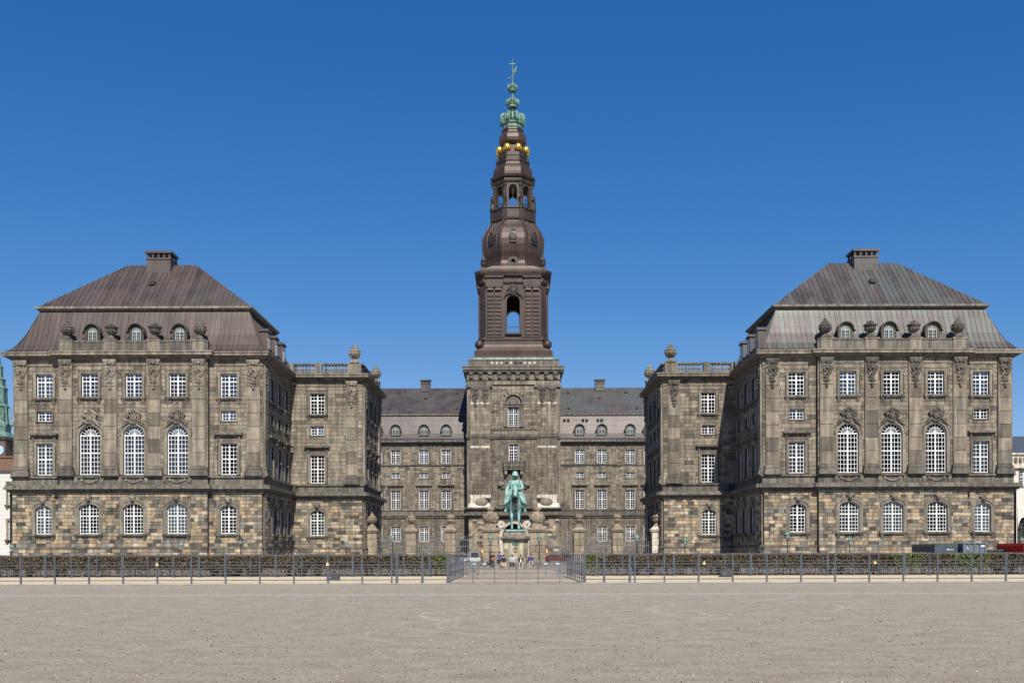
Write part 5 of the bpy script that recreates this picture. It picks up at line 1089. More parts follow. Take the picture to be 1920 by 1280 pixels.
def person(x, y, pose, label, top, trou, hair, seat=0.5, rz=0.0, inner=None, tilt=0.0, shoe=(0.6,0.6,0.6), group='people at the statue'):
    J = {}
    def A(k, p, r, z): J[k] = (*p, r, z)
    for s, n in ((-1, 'l'), (1, 'r')):
        if pose == 'stand':
            A('hip'+n, (s*0.10,0,0.92), 0.105, 'leg'); A('knee'+n, (s*0.11,-0.02,0.5), 0.068, 'leg'); A('ank'+n, (s*0.11,0.02,0.1), 0.048, 'leg'); A('toe'+n, (s*0.12,-0.16,0.045), 0.042, 'shoe')
            A('sho'+n, (s*0.18,0.01,1.42), 0.075, 'top'); A('elb'+n, (s*0.25,0.0,1.15), 0.055, 'top'); A('wri'+n, (s*0.16,-0.2,1.03), 0.036, 'top'); A('han'+n, (s*0.10,-0.27,1.04), 0.036, 'skin')
        else:
            h = seat
            A('hip'+n, (s*0.10,0,h+0.10), 0.11, 'leg'); A('knee'+n, (s*(0.16+0.03*tilt),-0.44,h+0.07), 0.075, 'leg'); A('ank'+n, (s*0.15,-0.40,0.11), 0.05, 'leg'); A('toe'+n, (s*0.17,-0.57,0.05), 0.043, 'shoe')
            A('sho'+n, (s*0.18,-0.03,h+0.60), 0.075, 'top'); A('elb'+n, (s*0.26,-0.13,h+0.34), 0.055, 'top'); A('wri'+n, (s*0.12,-0.32,h+0.22), 0.036, 'top'); A('han'+n, (s*0.06,-0.38,h+0.20), 0.036, 'skin')
    zb = 0.95 if pose == 'stand' else seat+0.13; f = 0 if pose == 'stand' else -0.03
    A('pel', (0,0,zb), 0.15, 'leg'); A('wai', (0,f*0.5,zb+0.17), 0.145, 'top'); A('che', (0,f,zb+0.38), 0.17, 'top'); A('nec', (0,f*1.2,zb+0.54), 0.06, 'skin'); A('hea', (0,f*1.6-0.01,zb+0.66), 0.092, 'skin'); A('cro', (0,f*1.6,zb+0.74), 0.085, 'skin')
    E = [('pel','wai'),('wai','che'),('che','nec'),('nec','hea'),('hea','cro')]
    for n in 'lr': E += [('pel','hip'+n),('hip'+n,'knee'+n),('knee'+n,'ank'+n),('ank'+n,'toe'+n),('che','sho'+n),('sho'+n,'elb'+n),('elb'+n,'wri'+n),('wri'+n,'han'+n)]
    ex = MB()
    hx, hy, hz = J['hea'][:3]
    ex.tube([(hx,hy-0.09,hz+0.035),(hx,hy-0.115,hz-0.005),(hx,hy-0.09,hz-0.015)], [0.012,0.02,0.012], 5, mi=2)
    for s in (-1, 1):
        ex.sph((hx+s*0.035,hy-0.085,hz+0.035), 0.013, nu=6, nv=4, mi=4); ex.sph((hx+s*0.095,hy,hz+0.01), 0.015, 0.025, 0.035, 6, 4, mi=2)
        h = Vector(J['han'+('l' if s < 0 else 'r')][:3])
        for k in range(4): ex.tube([h+Vector((s*0.02-0.018*k*s,-0.015,-0.01)), h+Vector((s*0.02-0.018*k*s,-0.05-0.006*(k in (1,2)),-0.02)), h+Vector((s*0.02-0.018*k*s,-0.065,-0.05))], [0.010,0.009,0.007], 5, mi=2)
        ex.tube([h+Vector((-s*0.03,0.0,0.01)), h+Vector((-s*0.05,-0.03,0.0)), h+Vector((-s*0.045,-0.05,-0.015))], [0.011,0.01,0.008], 5, mi=2)
    ex.box(hx-0.03, hx+0.03, hy-0.093, hy-0.08, hz-0.045, hz-0.035, mi=4)
    T = thing('person', label, 'person', (x, y, 0), group)
    me = skin('body', J, E, 'pel', [plain('cloth_trousers', trou, 0.85), plain('cloth_top', top, 0.85), SKIN, plain('shoe', shoe, 0.6), M['iron']], {'leg': 0, 'top': 1, 'skin': 2, 'shoe': 3}, 1, ex)
    b = put('body', me, T, (x, y, 0), rz)
    hm = MB(); hm.sph((hx, hy+0.015, hz+0.06), 0.112, 0.12, 0.10, 10, 7); hm.sph((hx, hy+0.05, hz+0.0), 0.10, 0.085, 0.12, 8, 6); sub('hair', hm.mesh('hair', plain('hair', hair, 0.8), True), b)
    if inner:
        q = MB(); q.loft([[(-0.07,-0.165+f,zb+0.08),(0.07,-0.165+f,zb+0.08),(0.07,-0.12+f,zb+0.08),(-0.07,-0.12+f,zb+0.08)],[(-0.06,-0.19+f,zb+0.4),(0.06,-0.19+f,zb+0.4),(0.06,-0.12+f,zb+0.4),(-0.06,-0.12+f,zb+0.4)]]); sub('shirt', q.mesh('shirt', plain('shirt', inner, 0.9)), b)
    return T, b
# pedestal and equestrian statue -----------------------------------
SX, SY = 0.22, 97.5
t = thing('pedestal', 'tall stone pedestal with dark cornice, crown and monogram under the rider statue', 'pedestal', (SX, SY, 0))
PM = stone('pedestal_stone', [(0,(0.30,0.27,0.18)),(1,(0.40,0.36,0.25))], 'obj', grime=0.5)
for (a, z0, z1, nm) in ((2.55, 0, 0.22, 'step'), (2.1, 0.22, 0.52, 'seat_step'), (1.5, 0.52, 1.05, 'base'), (1.28, 1.05, 2.9, 'shaft')):
    m = MB(); m.sqlathe([(a,z0),(a,z1-0.03),(a-0.03,z1)]); o = m.build(nm, PM if nm in ('shaft', 'base') else M['trim'], t, (SX,SY+a*0.75,0)); o.scale = (1,1.75,1)
for sx in (-1, 1):
    m = MB(); m.lathe([(0.62,0.2),(0.62,0.75),(0.5,0.95)], n=12); m.build('round_block', M['trim'], t, (SX+sx*1.9,SY-0.4,0)); m = MB(); m.box(sx*0.95-0.22, sx*0.95+0.22, -1.33, -1.2, 1.15, 2.0); m.build('panel', M['trim'], t, (SX,SY,0))
m = MB(); m.sqlathe([(1.34,2.85),(1.55,3.0),(1.58,3.15),(1.4,3.3),(1.2,3.36),(1.1,3.7),(1.15,3.8)]); o = m.build('cornice', M['trim'], t, (SX,SY+1.0,0)); o.scale = (1,1.75,1)
m = MB()
for q0, q1 in ((0.22, 0.27),): m.band([(q0*math.cos(math.pi*2*i/24), 1.92+q0*math.sin(math.pi*2*i/24)) for i in range(3, 22)], [(q1*math.cos(math.pi*2*i/24), 1.92+q1*math.sin(math.pi*2*i/24)) for i in range(3, 22)], -1.33, -1.27)
m.build('monogram_ring', M['iron'], t, (SX,SY,0))
def text(s, size, mat, parent, loc, rx=90, name='lettering', ext=0.015, rz=0):
    c = bpy.data.curves.new(name, 'FONT'); c.body = s; c.size = size; c.extrude = ext; c.align_x = 'CENTER'; c.align_y = 'CENTER'
    o = bpy.data.objects.new(name, c); COL.objects.link(o); bpy.context.view_layer.update(); dg = bpy.context.evaluated_depsgraph_get()
    me = bpy.data.meshes.new_from_object(o.evaluated_get(dg)); bpy.data.objects.remove(o); me.materials.clear(); me.materials.append(mat)
    k = put(name, me, parent, loc); k.rotation_euler = (R(rx), 0, R(rz)); return k
text('IX', 0.30, M['iron'], t, (SX+0.03, SY-1.31, 1.92), name='monogram')
m = MB()
for i in range(-3, 4): m.sph((i*0.1, -1.3, 2.62-0.012*i*i), 0.06, 0.05, 0.1, 6, 5)
m.box(-0.27, 0.27, -1.35, -1.26, 2.40, 2.5); m.sph((0,-1.3,2.76), 0.05, nu=6, nv=4); m.build('crown_relief', plain('green_bronze', (0.07,0.15,0.14), 0.6), t, (SX,SY,0))
t = thing('equestrian_statue', 'green bronze statue of a uniformed rider on a standing horse', 'statue', (SX, SY+0.85, 3.8)); SYS = SY+0.85
m = MB(); m.box(-1.0, 1.0, -1.9, 2.2, 3.8, 3.95); m.build('bronze_base', M['verd'], t, (SX,SYS,0))
H = {}
def HJ(k, p, r): H[k] = (*p, r, 'b')
for k, p, r in (('rump',(0,.72,1.38),.29),('back',(0,.25,1.34),.30),('with',(0,-.3,1.36),.29),('chest',(0,-.6,1.24),.25),('nk1',(0,-.76,1.5),.19),('nk2',(0,-.92,1.78),.14),('poll',(0,-1.0,2.0),.115),('face',(0,-1.15,1.78),.118),('muz',(0,-1.26,1.5),.082),('t1',(0,1.02,1.36),.08),('t2',(0,1.16,.95),.09),('t3',(0,1.1,.5),.04)): HJ(k, p, r)
E = [('rump','back'),('back','with'),('with','chest'),('chest','nk1'),('nk1','nk2'),('nk2','poll'),('poll','face'),('face','muz'),('rump','t1'),('t1','t2'),('t2','t3')]
for s, n in ((-1,'l'),(1,'r')):
    for k, p, r in (('s',(s*.165,-.5,1.05),.14),('e',(s*.175,-.46,.84),.088),('k',(s*.16,-.52,.48),.056),('f',(s*.155,-.5,.15),.042),('h',(s*.155,-.56,.03),.07),('hp',(s*.19,.72,1.12),.2),('st',(s*.21,.6,.86),.13),('hk',(s*.19,.92,.54),.07),('hf',(s*.19,.86,.14),.05),('hh',(s*.19,.8,.03),.075)): HJ(k+n, p, r)
    E += [('chest','s'+n),('s'+n,'e'+n),('e'+n,'k'+n),('k'+n,'f'+n),('f'+n,'h'+n),('rump','hp'+n),('hp'+n,'st'+n),('st'+n,'hk'+n),('hk'+n,'hf'+n),('hf'+n,'hh'+n)]
ex = MB()
for s in (-1, 1): ex.tube([(s*0.07,-0.98,2.04),(s*0.09,-0.99,2.14),(s*0.075,-1.0,2.22)], [0.045,0.04,0.005], 6); ex.sph((s*0.085,-1.1,1.88), 0.022, nu=6, nv=4)
ex.tube([(0,-0.62,1.62),(0,-0.8,1.9),(0,-0.93,2.1)], [0.06,0.07,0.05], 6)
o = put('horse', skin('horse', H, E, 'back', [M['verd']], {'b': 0}, 2, ex), t, (SX, SYS, 3.95)); o.scale = (2.15,)*3
q = MB(); q.box(-0.33, 0.33, -0.15, 0.5, 1.5, 1.68); q.lathe([(0.30,1.0),(0.34,1.5)], 0, 0.2, 12); sub('saddle_cloth', q.mesh('saddle_cloth', M['verd']), o)
q = MB(); q.extr([(-0.16,1.5),(0.16,1.5),(0.13,1.2),(0,1.0),(-0.13,1.2)], -0.93, -0.8); sub('chest_shade', q.mesh('chest_shade', M['iron']), o)  # dark plate in place of the shaded hollow in the horse's chest
q = MB()
for s in (-1, 1): q.tube([(s*0.09,-1.2,1.62),(s*0.16,-0.9,1.8),(s*0.1,-0.42,1.94)], 0.014, 5); q.tube([(s*0.11,-1.05,1.95),(s*0.1,-1.2,1.64)], 0.016, 5)
q.tube([(-0.1,-1.19,1.66),(0,-1.25,1.67),(0.1,-1.19,1.66)], 0.016, 5); sub('bridle', q.mesh('bridle', M['bronze_d']), o)
J = {}
for k, p, r in (('pel',(0,.12,1.76),.2),('wai',(0,.11,1.98),.19),('che',(0,.08,2.18),.23),('nec',(0,.06,2.38),.075),('hea',(0,.03,2.52),.11),('cro',(0,.04,2.62),.10)): J[k] = (*p, r, 'b')
E = [('pel','wai'),('wai','che'),('che','nec'),('nec','hea'),('hea','cro')]
for s, n in ((-1,'l'),(1,'r')):
    arm = ((s*.27,.07,2.27),(s*.36,-.03,1.98),(s*.20,-.3,1.92),(s*.1,-.4,1.94)) if s > 0 else ((s*.27,.07,2.27),(s*.38,.08,1.96),(s*.43,-.05,1.7),(s*.44,-.1,1.6))
    for k, p, r in zip(('sh','el','wr','hd'), arm, (.11,.085,.06,.055)): J[k+n] = (*p, r, 'b')
    for k, p, r in (('hi',(s*.2,.05,1.7),.17),('kn',(s*.42,-.18,1.36),.12),('an',(s*.45,.02,.95),.07),('to',(s*.48,-.22,.88),.055)): J[k+n] = (*p, r, 'b')
    E += [('che','sh'+n),('sh'+n,'el'+n),('el'+n,'wr'+n),('wr'+n,'hd'+n),('pel','hi'+n),('hi'+n,'kn'+n),('kn'+n,'an'+n),('an'+n,'to'+n)]
ex = MB(); ex.tube([(0,-0.075,2.55),(0,-0.11,2.51),(0,-0.08,2.49)], [0.015,0.024,0.015], 5)
for s in (-1, 1):
    ex.sph((s*0.04,-0.065,2.55), 0.014, nu=6, nv=4); h = Vector(J['hd'+('l' if s < 0 else 'r')][:3])
    for k in range(4): ex.tube([h+Vector((0.025-0.02*k,-0.03,-0.01)), h+Vector((0.025-0.02*k,-0.07,-0.03)), h+Vector((0.025-0.02*k,-0.06,-0.07))], [0.014,0.013,0.01], 5)
    ex.tube([h+Vector((-s*0.05,0,0.02)), h+Vector((-s*0.07,-0.04,0.0))], [0.015,0.012], 5)
    ex.sph((s*0.2,-0.1,2.32), 0.035, nu=6, nv=4)
rd = put('rider', skin('rider', J, E, 'pel', [M['verd']], {'b': 0}, 2, ex), t, (SX, SYS, 3.95)); rd.scale = (2.15,)*3
q = MB(); q.lathe([(0.17,2.58),(0.15,2.6),(0.14,2.7),(0.10,2.78),(0.02,2.81)], 0, 0.03, 12); q.loft([[(-0.1,-0.12,2.6),(0.1,-0.12,2.6),(0.1,0.0,2.63),(-0.1,0.0,2.63)],[(-0.08,-0.2,2.57),(0.08,-0.2,2.57),(0.08,-0.1,2.6),(-0.08,-0.1,2.6)]])
for s in (-1, 1): q.sph((s*0.12,0.05,2.55), 0.035, 0.06, 0.07, 8, 5)
sub('helmet', q.mesh('helmet', M['verd'], True), rd)
q = MB(); q.lathe([(0.30,1.62),(0.26,1.8),(0.22,1.98),(0.25,2.2)], 0, 0.1, 14)
for s in (-1, 1): q.loft([[(s*0.10,-0.22,1.92),(s*0.26,-0.12,1.95),(s*0.26,0.3,1.95),(s*0.10,0.35,1.92)],[(s*0.16,-0.34,1.72),(s*0.44,-0.22,1.66),(s*0.42,0.32,1.66),(s*0.14,0.38,1.7)],[(s*0.34,-0.36,1.3),(s*0.56,-0.25,1.2),(s*0.55,0.35,1.15),(s*0.36,0.42,1.2)]])
sub('coat', q.mesh('coat', M['verd'], False), rd)
# people ------------------------------------------------------------
T, b = person(-2.1, 95.4, 'stand', 'person standing in black jacket holding a brown bag, left of the seated people', (0.012,0.011,0.011), (0.02,0.02,0.03), (0.03,0.018,0.012), shoe=(0.03,0.03,0.03))
bag = thing('shoulder_bag', 'brown leather bag held by the standing person', 'bag', (-2.0, 95.1, 0)); q = MB(); q.loft([[(-0.16,-0.06,0),(0.16,-0.06,0),(0.16,0.06,0),(-0.16,0.06,0)],[(-0.18,-0.08,0.15),(0.18,-0.08,0.15),(0.18,0.08,0.15),(-0.18,0.08,0.15)],[(-0.12,-0.05,0.32),(0.12,-0.05,0.32),(0.12,0.05,0.32),(-0.12,0.05,0.32)]]); q.build('pouch', plain('brown_leather', (0.22,0.08,0.03), 0.5), bag, (-1.98,95.08,0.84)); q = MB(); q.tube([(-0.12,0,0.3),(-0.05,0.03,0.5),(0.05,0.03,0.5),(0.12,0,0.3)], 0.015, 5); q.build('strap', plain('brown_strap', (0.15,0.06,0.03), 0.6), bag, (-1.98,95.08,0.84))
person(-1.35, 96.2, 'stand', 'person in blue jacket standing behind the seated people', (0.03,0.07,0.2), (0.05,0.05,0.07), (0.05,0.03,0.02))
person(-0.95, 95.45, 'sit', 'person in black sweater sitting leftmost on the pedestal step', (0.012,0.012,0.014), (0.45,0.42,0.40), (0.012,0.009,0.008), tilt=2)
sb = thing('tote_bag', 'tan bag on the knees of the leftmost seated person', 'bag', (-0.95, 94.9, 0.3)); q = MB(); q.loft([[(-0.14,-0.06,0),(0.14,-0.06,0),(0.14,0.06,0),(-0.14,0.06,0)],[(-0.18,-0.07,0.2),(0.18,-0.07,0.2),(0.18,0.07,0.2),(-0.18,0.07,0.2)],[(-0.12,-0.04,0.3),(0.12,-0.04,0.3),(0.12,0.04,0.3),(-0.12,0.04,0.3)]]); q.build('pouch', plain('tan_cloth', (0.5,0.32,0.15), 0.8), sb, (-0.95,94.86,0.28)); q = MB(); q.tube([(-0.1,0,0.29),(-0.05,0,0.4),(0.05,0,0.4),(0.1,0,0.29)], 0.012, 5); q.build('handle', plain('tan_strap', (0.4,0.25,0.12), 0.8), sb, (-0.95,94.86,0.28))
person(-0.1, 95.45, 'sit', 'person in pale blue shirt and dark trousers sitting in the middle', (0.35,0.42,0.5), (0.014,0.015,0.025), (0.05,0.025,0.015), tilt=1)
person(0.75, 95.45, 'sit', 'person in black jacket and pale jeans sitting rightmost of three', (0.012,0.012,0.012), (0.45,0.5,0.58), (0.015,0.011,0.009), inner=(0.7,0.7,0.68))
person(1.75, 95.9, 'sit', 'person in purple jacket sitting apart at the right of the pedestal', (0.05,0.035,0.16), (0.5,0.5,0.5), (0.03,0.025,0.02), seat=0.62)
# vehicles ----------------------------------------------------------
def car(x, y, rz, col, lab, van=False):
    T = thing('parked_car', lab, 'car', (x, y, 0), 'cars parked in the court'); L_, W, hgt = 4.2, 1.78, (1.9 if van else 1.46); cm = plain('car_paint', col, 0.25, 0.2, 0.03)
    base = [(-L_/2,0.3),(-L_/2,0.72),(-L_/2+0.15,0.86),(-0.95,0.94),(1.7,0.96),(2.02,0.88),(L_/2,0.55),(L_/2,0.3)]
    def side(poly, w0, w1):
        m = MB(); n = len(poly); zmin = min(p[1] for p in poly); zmax = max(p[1] for p in poly); f = lambda z: w0+(w1-w0)*(z-zmin)/(zmax-zmin)
        m.add([(-f(z)/2, a, z) for a, z in poly] + [(f(z)/2, a, z) for a, z in poly], [tuple(range(n)), tuple(range(n, 2*n))[::-1]] + [(i, (i+1)%n, (i+1)%n+n, i+n) for i in range(n)]); return m
    b = put('body', side(base, W, W-0.08).mesh('body', cm), T, (x,y,0), rz)
    cab = [(-1.05,0.93),(-0.35,hgt-0.06),(0.1,hgt),(1.1,hgt-0.04),(1.85,0.95)]; sub('roof', side(cab, W-0.1, W-0.5).mesh('roof', cm), b)
    gm = plain('car_glass', (0.02,0.025,0.03), 0.08, 0.0, 0.05); q = MB(); zt = hgt-0.1
    for (ya, za, yb, zb, d) in ((-1.08,0.97,-0.42,zt,-0.02),(1.86,0.97,1.16,zt,0.02)): q.quad((-0.76,ya+d,za),(0.76,ya+d,za),(0.6,yb+d,zb),(-0.6,yb+d,zb))
    for s in (-1, 1): q.quad((s*0.845,-0.8,0.98),(s*0.845,1.55,0.98),(s*0.68,1.0,zt),(s*0.68,-0.3,zt))
    sub('windows', q.mesh('windows', gm), b)
    for s in (-1, 1):
        for yy in (-1.3, 1.3):
            q = MB(); q.lathe([(0.31,-0.1),(0.32,-0.06),(0.32,0.06),(0.31,0.1)], n=14); q.v = [(c, a, d) for a, d, c in q.v]; w_ = sub('wheel', q.mesh('wheel', M['iron']), b, (s*(W/2-0.1), yy, 0.32))
        q = MB(); q.box(-0.18, 0.18, -0.04, 0.04, -0.08, 0.08); sub('headlight', q.mesh('headlight', M['white']), b, (s*0.62, -L_/2+0.03, 0.7)); q = MB(); q.box(-0.14, 0.14, -0.04, 0.04, -0.08, 0.08); sub('tail_light', q.mesh('tail_light', plain('tail_red', (0.4,0.02,0.02), 0.3)), b, (s*0.66, L_/2-0.02, 0.72))
    q = MB(); q.box(-0.26, 0.26, -0.02, 0.02, -0.06, 0.06); sub('number_plate', q.mesh('number_plate', M['white']), b, (0, -L_/2-0.01, 0.45))
for px, D, rz, c, lab, van in ((887,160,0.1,(0.5,0.5,0.5),'white car parked beyond the gate, left of the statue',True),(866,166,0.2,(0.25,0.27,0.3),'silver car parked left of the white car',False),(1041,158,1.45,(0.12,0.02,0.02),'dark red car parked beyond the gate, right of the statue',False),(1058,164,0.1,(0.05,0.05,0.06),'dark car parked right of the red car',False)): car((px-960)*D/1800, D, rz, c, lab, van)
def container(x, y, w_, l_, h, col, lab, skip=False):
    T = thing('container', lab, 'container', (x, y, 0)); cm = plain('container_paint', col, 0.45, 0.1, 0.12)
    m = MB(); m.box(x, x+w_, y+0.05, y+l_, 0.15, h-0.08) if not skip else m.loft([[(x+0.1,y+0.1,0.2),(x+w_-0.1,y+0.1,0.2),(x+w_-0.1,y+l_-0.9,0.2),(x+0.1,y+l_-0.9,0.2)],[(x,y+0.1,h-0.1),(x+w_,y+0.1,h-0.1),(x+w_,y+l_,h-0.1),(x,y+l_,h-0.1)]]); m.build('body', cm, T, (0,0,0))
    m = MB()
    for px_ in (x, x+w_-0.12): m.box(px_-0.02, px_+0.14, y-0.03, y+0.12, 0.05, h)
    m.box(x+0.1, x+w_-0.1, y-0.02, y+0.1, h-0.16, h-0.01); m.box(x+0.1, x+w_-0.1, y-0.02, y+0.1, 0.1, 0.25); m.build('end_frame', cm, T, (0,0,0))
    for i in range(12): yy = y+0.3+(l_-0.6)*i/11; m = MB(); m.box(x-0.05, x+0.001, yy-0.1, yy+0.1, 0.25, h-0.2); m.build('side_rib', cm, T, (0,0,0))
    if not skip:
        for k in range(2):
            dx = x+0.16+k*(w_-0.32)/2; dw = (w_-0.32)/2-0.04; d = MB(); d.box(dx, dx+dw, y, y+0.04, 0.27, h-0.18); o = d.build('door', cm, T, (0,0,0)); q = MB()
            for zz in (0.35, 0.95, 1.6, 2.2): q.box(dx+0.06, dx+dw-0.06, y-0.03, y-0.001, zz, zz+0.12)
            sub('door_rib', q.mesh('door_rib', cm), o); q = MB()
            for e in (0.3, 0.7): q.tube([(dx+dw*e, y-0.05, 0.3), (dx+dw*e, y-0.05, h-0.2)], 0.02, 5)
            sub('lock_rod', q.mesh('lock_rod', M['greyiron']), o)
    else:
        for i in range(1, 4): m = MB(); m.box(x+w_*i/4-0.06, x+w_*i/4+0.06, y-0.02, y+0.1, 0.25, h-0.16); m.build('end_rib', cm, T, (0,0,0))
    return T
c1 = container(45.9, 104.5, 2.44, 6.0, 2.55, (0.065,0.085,0.105), 'dark blue-grey shipping container with double doors before the right wing')
q = MB(); q.box(47.2, 47.5, 104.46, 104.47, 1.78, 1.9); q.box(47.6, 47.95, 104.46, 104.47, 1.80, 1.88, mi=1); q.build('lettering', [M['white'], plain('yellow_print', (0.7,0.65,0.2), 0.5)], c1, (0,0,0))
c2 = container(48.75, 104, 2.5, 5.5, 2.62, (0.12,0.15,0.18), 'pale blue-grey open waste container, right of the shipping container', True)
text('S', 0.5, M['white'], c2, (49.2, 103.96, 1.95)); q = MB(); q.box(50.65, 51.05, 103.95, 103.96, 2.1, 2.3); q.build('label_plate', M['white'], c2, (0,0,0))
container(51.8, 107.0, 3.2, 4.5, 1.85, (0.07,0.085,0.095), 'low dark covered skip between the grey and red containers', True)
c3 = container(54.8, 103, 2.5, 6.0, 2.6, (0.55,0.02,0.02), 'bright red waste container at the right edge', True); q = MB(); q.box(55.2, 56.4, 102.95, 102.96, 2.05, 2.25); q.build('label_plate', plain('plate_grey', (0.4,0.4,0.35), 0.5), c3, (0,0,0))
# bicycles behind the hedges ---------------------------------------
def bike_meshes():
    f = MB(); P = dict(bb=(0.0,0,0.28), st=(0.18,0,0.82), hd=(-0.38,0,0.82), fa=(-0.55,0,0.34), ra=(0.5,0,0.34))
    for a, b in (('bb','st'),('bb','hd'),('st','hd'),('bb','ra'),('st','ra'),('hd','fa')): f.tube([P[a], P[b]], 0.02, 5)
    w_ = MB(); w_.lathe([(0.31,-0.018),(0.34,-0.018),(0.34,0.018),(0.31,0.018),(0.31,-0.018)], n=20); w_.v = [(a, c, b) for a, b, c in w_.v]
    for i in range(8): a = math.pi*i/8; w_.tube([(0.32*math.cos(a),0,0.32*math.sin(a)),(-0.32*math.cos(a),0,-0.32*math.sin(a))], 0.004, 3)
    s = MB(); s.loft([[(-0.12,-0.03,0.93),(-0.12,0.03,0.93),(-0.12,0.03,0.97),(-0.12,-0.03,0.97)],[(0.14,-0.08,0.93),(0.14,0.08,0.93),(0.14,0.08,0.99),(0.14,-0.08,0.99)]]); s.tube([(0.05,0,0.8),(0.05,0,0.94)], 0.016, 5)
    h = MB(); h.tube([(-0.38,0,0.82),(-0.4,0,1.0)], 0.016, 5); h.tube([(-0.3,-0.28,1.04),(-0.42,-0.2,1.02),(-0.42,0.2,1.02),(-0.3,0.28,1.04)], 0.014, 5); g = MB(); g.box(-0.75, -0.45, -0.18, 0.18, 0.72, 0.98)
    return f, w_.mesh('wheel', M['iron']), s.mesh('saddle', M['iron']), h.mesh('handlebar', M['greyiron']), g.mesh('basket', M['greyiron'])
bf, bw_, bs, bh, bb = bike_meshes()
bcols = [(0.7,0.7,0.7),(0.05,0.05,0.06),(0.5,0.5,0.52),(0.3,0.04,0.04),(0.65,0.65,0.6),(0.1,0.15,0.3)]
bl = ['white', 'black', 'silver', 'red', 'cream', 'blue']
BF = [bf.mesh('frame', plain('bike_paint', c, 0.4, 0.1, 0.05)) for c in bcols]
for i, px in enumerate((42, 112, 225, 414, 428, 442, 458, 474, 545, 580, 690, 815, 1205, 1245, 1330, 1362, 1562, 1640, 1880, 1905)):
    x = (px-960)*69.2/1800; k = i % 6
    T = thing('bicycle', bl[k] + ' bicycle behind the ' + ('left' if px < 960 else 'right') + ' hedge, ' + ('first','second','third','fourth','fifth','sixth','seventh','eighth','ninth','tenth','eleventh','twelfth')[i if px < 960 else i-12] + ' from the ' + ('left end' if px < 960 else 'path'), 'bicycle', (x, 69.2, 0), 'bicycles parked behind the hedges')
    rz = R(90 + random.uniform(-35, 35)) if i % 3 else R(random.uniform(-20, 20))
    f = put('frame', BF[k], T, (x, 69.2, 0), rz); sub('wheel', bw_, f, (-0.55,0,0.34)); sub('wheel', bw_, f, (0.5,0,0.34)); sub('saddle', bs, f); sub('handlebar', bh, f)
    if i % 2: sub('basket', bb, f)
# ------------------------------------------------------------------ neighbours at the picture's edges
T = thing('town_house', 'white rendered town house with stone window frames at the far left edge', 'house', (-92, 165, 0)); F = Fac(T, 0, 165)
WR = plain('white_render', (0.58,0.56,0.52), 0.8, var=0.06); BR = plain('brown_roofing', (0.16,0.09,0.06), 0.7)
op = []
for x in (-100.5, -95.0, -89.7, -85.95):
    for z, h in ((4.2, 3.2), (10.2, 3.6)): op.append(opn(x, z, 1.7, h)); window(F, x, 0, z, 1.7, h, 'rect', 4, 6, (4,), 'upper')
m = MB(); wall(m, -110, -75, 0, 16, 0, op, 0.5); F.build(m, 'wall', WR); m = MB(); m.box(-110, -75, 1.2, 15, 0.1, 15.9); F.build(m, 'inside', M['dark'])
for i in range(22): m = MB(); m.box(-110, -75, -0.02, 0.0, 0.5+i*0.72, 0.53+i*0.72); F.build(m, 'joint_line', M['curtain'])
m = MB(); m.box(-110.5, -74.5, -0.6, 15.5, 16.0, 16.5); m.box(-110.2, -74.8, -0.3, 15.3, 16.5, 18.2); m.box(-110.5, -74.5, -0.5, 15.5, 18.2, 18.5); F.build(m, 'roof', BR)
T = thing('church_tower', 'green copper church spire with clock above the left roofs', 'church tower', (-140.5, 262, 0))
m = MB(); m.box(-4.2, 4.2, -4.2, 4.2, 0, 32.5); m.build('shaft', plain('brown_brick', (0.12,0.08,0.06), 0.9), T, (-140.5,262,0)); m = MB(); m.box(-4.6, 4.6, -4.6, 4.6, 32.5, 33.3); m.build('cornice', M['bronze_d'], T, (-140.5,262,0))
m = MB(); m.v = []; q = MB(); q.lathe([(1.25,0),(1.25,0.2)], n=20); m.v = [(a+2.6, -4.2-c, b+29.7) for a, b, c in q.v]; m.f = q.f; m.r = q.r; m.m = q.m; ck = m.build('clock_face', plain('clock_blue', (0.35,0.5,0.65), 0.5), T, (-140.5,262,0))
q = MB(); q.box(2.55, 2.65, -4.45, -4.4, 29.7, 30.6); q.box(2.6, 3.2, -4.45, -4.4, 29.65, 29.75); sub('clock_hand', q.mesh('clock_hand', M['gold']), ck)
m = MB(); m.octa([(a*0.85, a*0.45, z) for a, z in ((4.3,33.3),(3.9,34.2),(3.2,35.0),(3.4,36.5),(3.2,37.4),(2.6,37.8),(2.6,41.5),(3.0,42.0),(2.5,42.6),(2.4,46.5),(2.6,47.0),(2.0,47.6),(1.9,49),(2.1,49.4),(1.4,50),(1.3,52.5),(1.5,52.8),(0.9,53.4),(0.4,57),(0.1,60))]); m.build('spire', M['verd_d'], T, (-140.5,262,0))
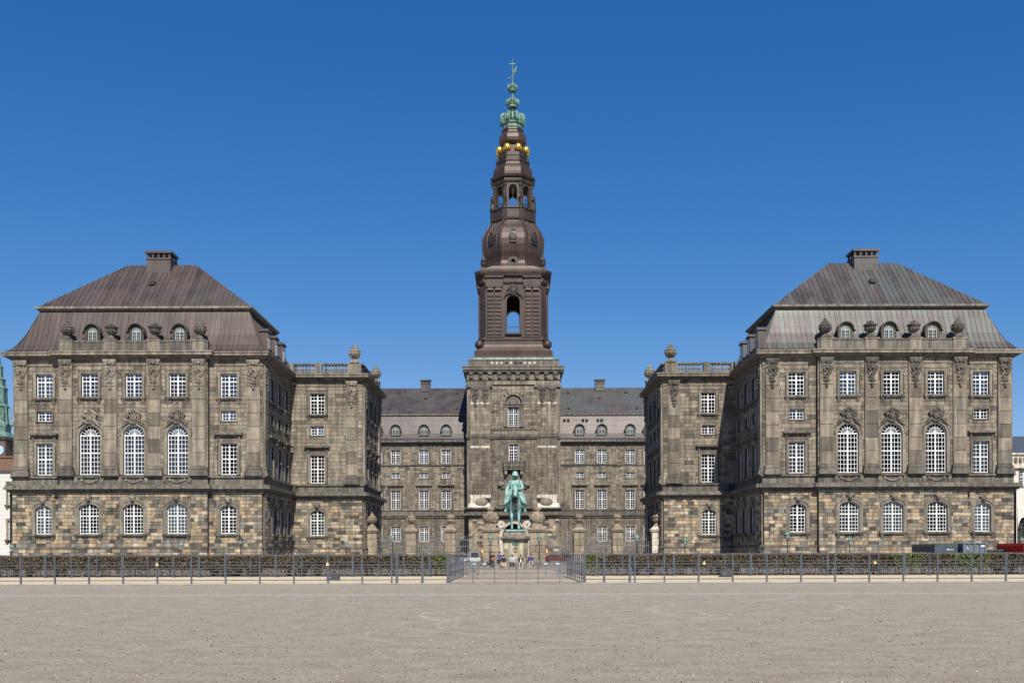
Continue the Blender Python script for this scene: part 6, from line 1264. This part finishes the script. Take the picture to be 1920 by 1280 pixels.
for k in range(8):
    a = k*math.pi/4+math.pi/8; m = MB(); m.tube([(3.3*math.sin(a),-3.3*math.cos(a),37.6),(2.9*math.sin(a),-2.9*math.cos(a),42)], 0.2, 5); m.sph((3.3*math.sin(a),-3.3*math.cos(a),37.2), 0.5, nu=8, nv=5); m.build('gallery_column', M['verd_d'], T, (-140.5,262,0))
T = thing('pale_building', 'pale rendered building with relief parapet and archway at the right edge', 'building', (92, 152, 0)); F = Fac(T, 0, 152)
op = [opn(80.9, 11.9, 1.3, 2.6), opn(85, 11.9, 1.3, 2.6), opn(82.8, 0, 6.0, 7.0), opn(90, 11.9, 1.3, 2.6)]
for x in (80.9, 85, 90): window(F, x, 0, 11.9, 1.3, 2.6, 'rect', 4, 5, (3,), 'mezz')
m = MB(); wall(m, 72, 112, 0, 14.8, 0, op, 0.8); F.build(m, 'wall', WR); m = MB(); m.box(72, 112, 1.4, 12, 0.1, 14.7); F.build(m, 'inside', M['dark'])
m = MB(); m.box(71.5, 112, -0.5, 12, 14.8, 15.2); m.box(72, 112, -0.15, 12, 15.2, 16.9); m.box(71.6, 112, -0.4, 12, 16.9, 17.2); F.build(m, 'parapet', M['pale'])
for i in range(24): x = 78+i*0.75; m = MB(); m.lathe([(0.22,15.6),(0.3,15.9),(0.3,16.3),(0.2,16.5)], x, -0.1, 8); F.build(m, 'relief_medallion', M['trim'])
m = MB(); m.loft([[(72,0.3,17.2),(112,0.3,17.2),(112,12,17.2),(72,12,17.2)],[(82,5.5,20.5),(112,5.5,20.5),(112,6.5,20.5),(82,6.5,20.5)]]); F.build(m, 'roof', M['steel'])
m = MB(); ar = lambda r, n=16: [(82.8+r*math.cos(math.pi*(1-i/n)), 5.2+r*math.sin(math.pi*(1-i/n))) for i in range(n+1)]
m.band(ar(2.9), [(79.8+6.0*i/16, 8.6) for i in range(17)], -0.1, 0.9); F.build(m, 'archway', WR); m = MB(); m.band(ar(1.7), ar(2.2), 0.95, 1.3); m.box(84.5, 85.2, 0.95, 1.3, 0, 5); m.box(80.4, 81.1, 0.95, 1.3, 0, 5); F.build(m, 'inner_arch', M['bronze_d'])
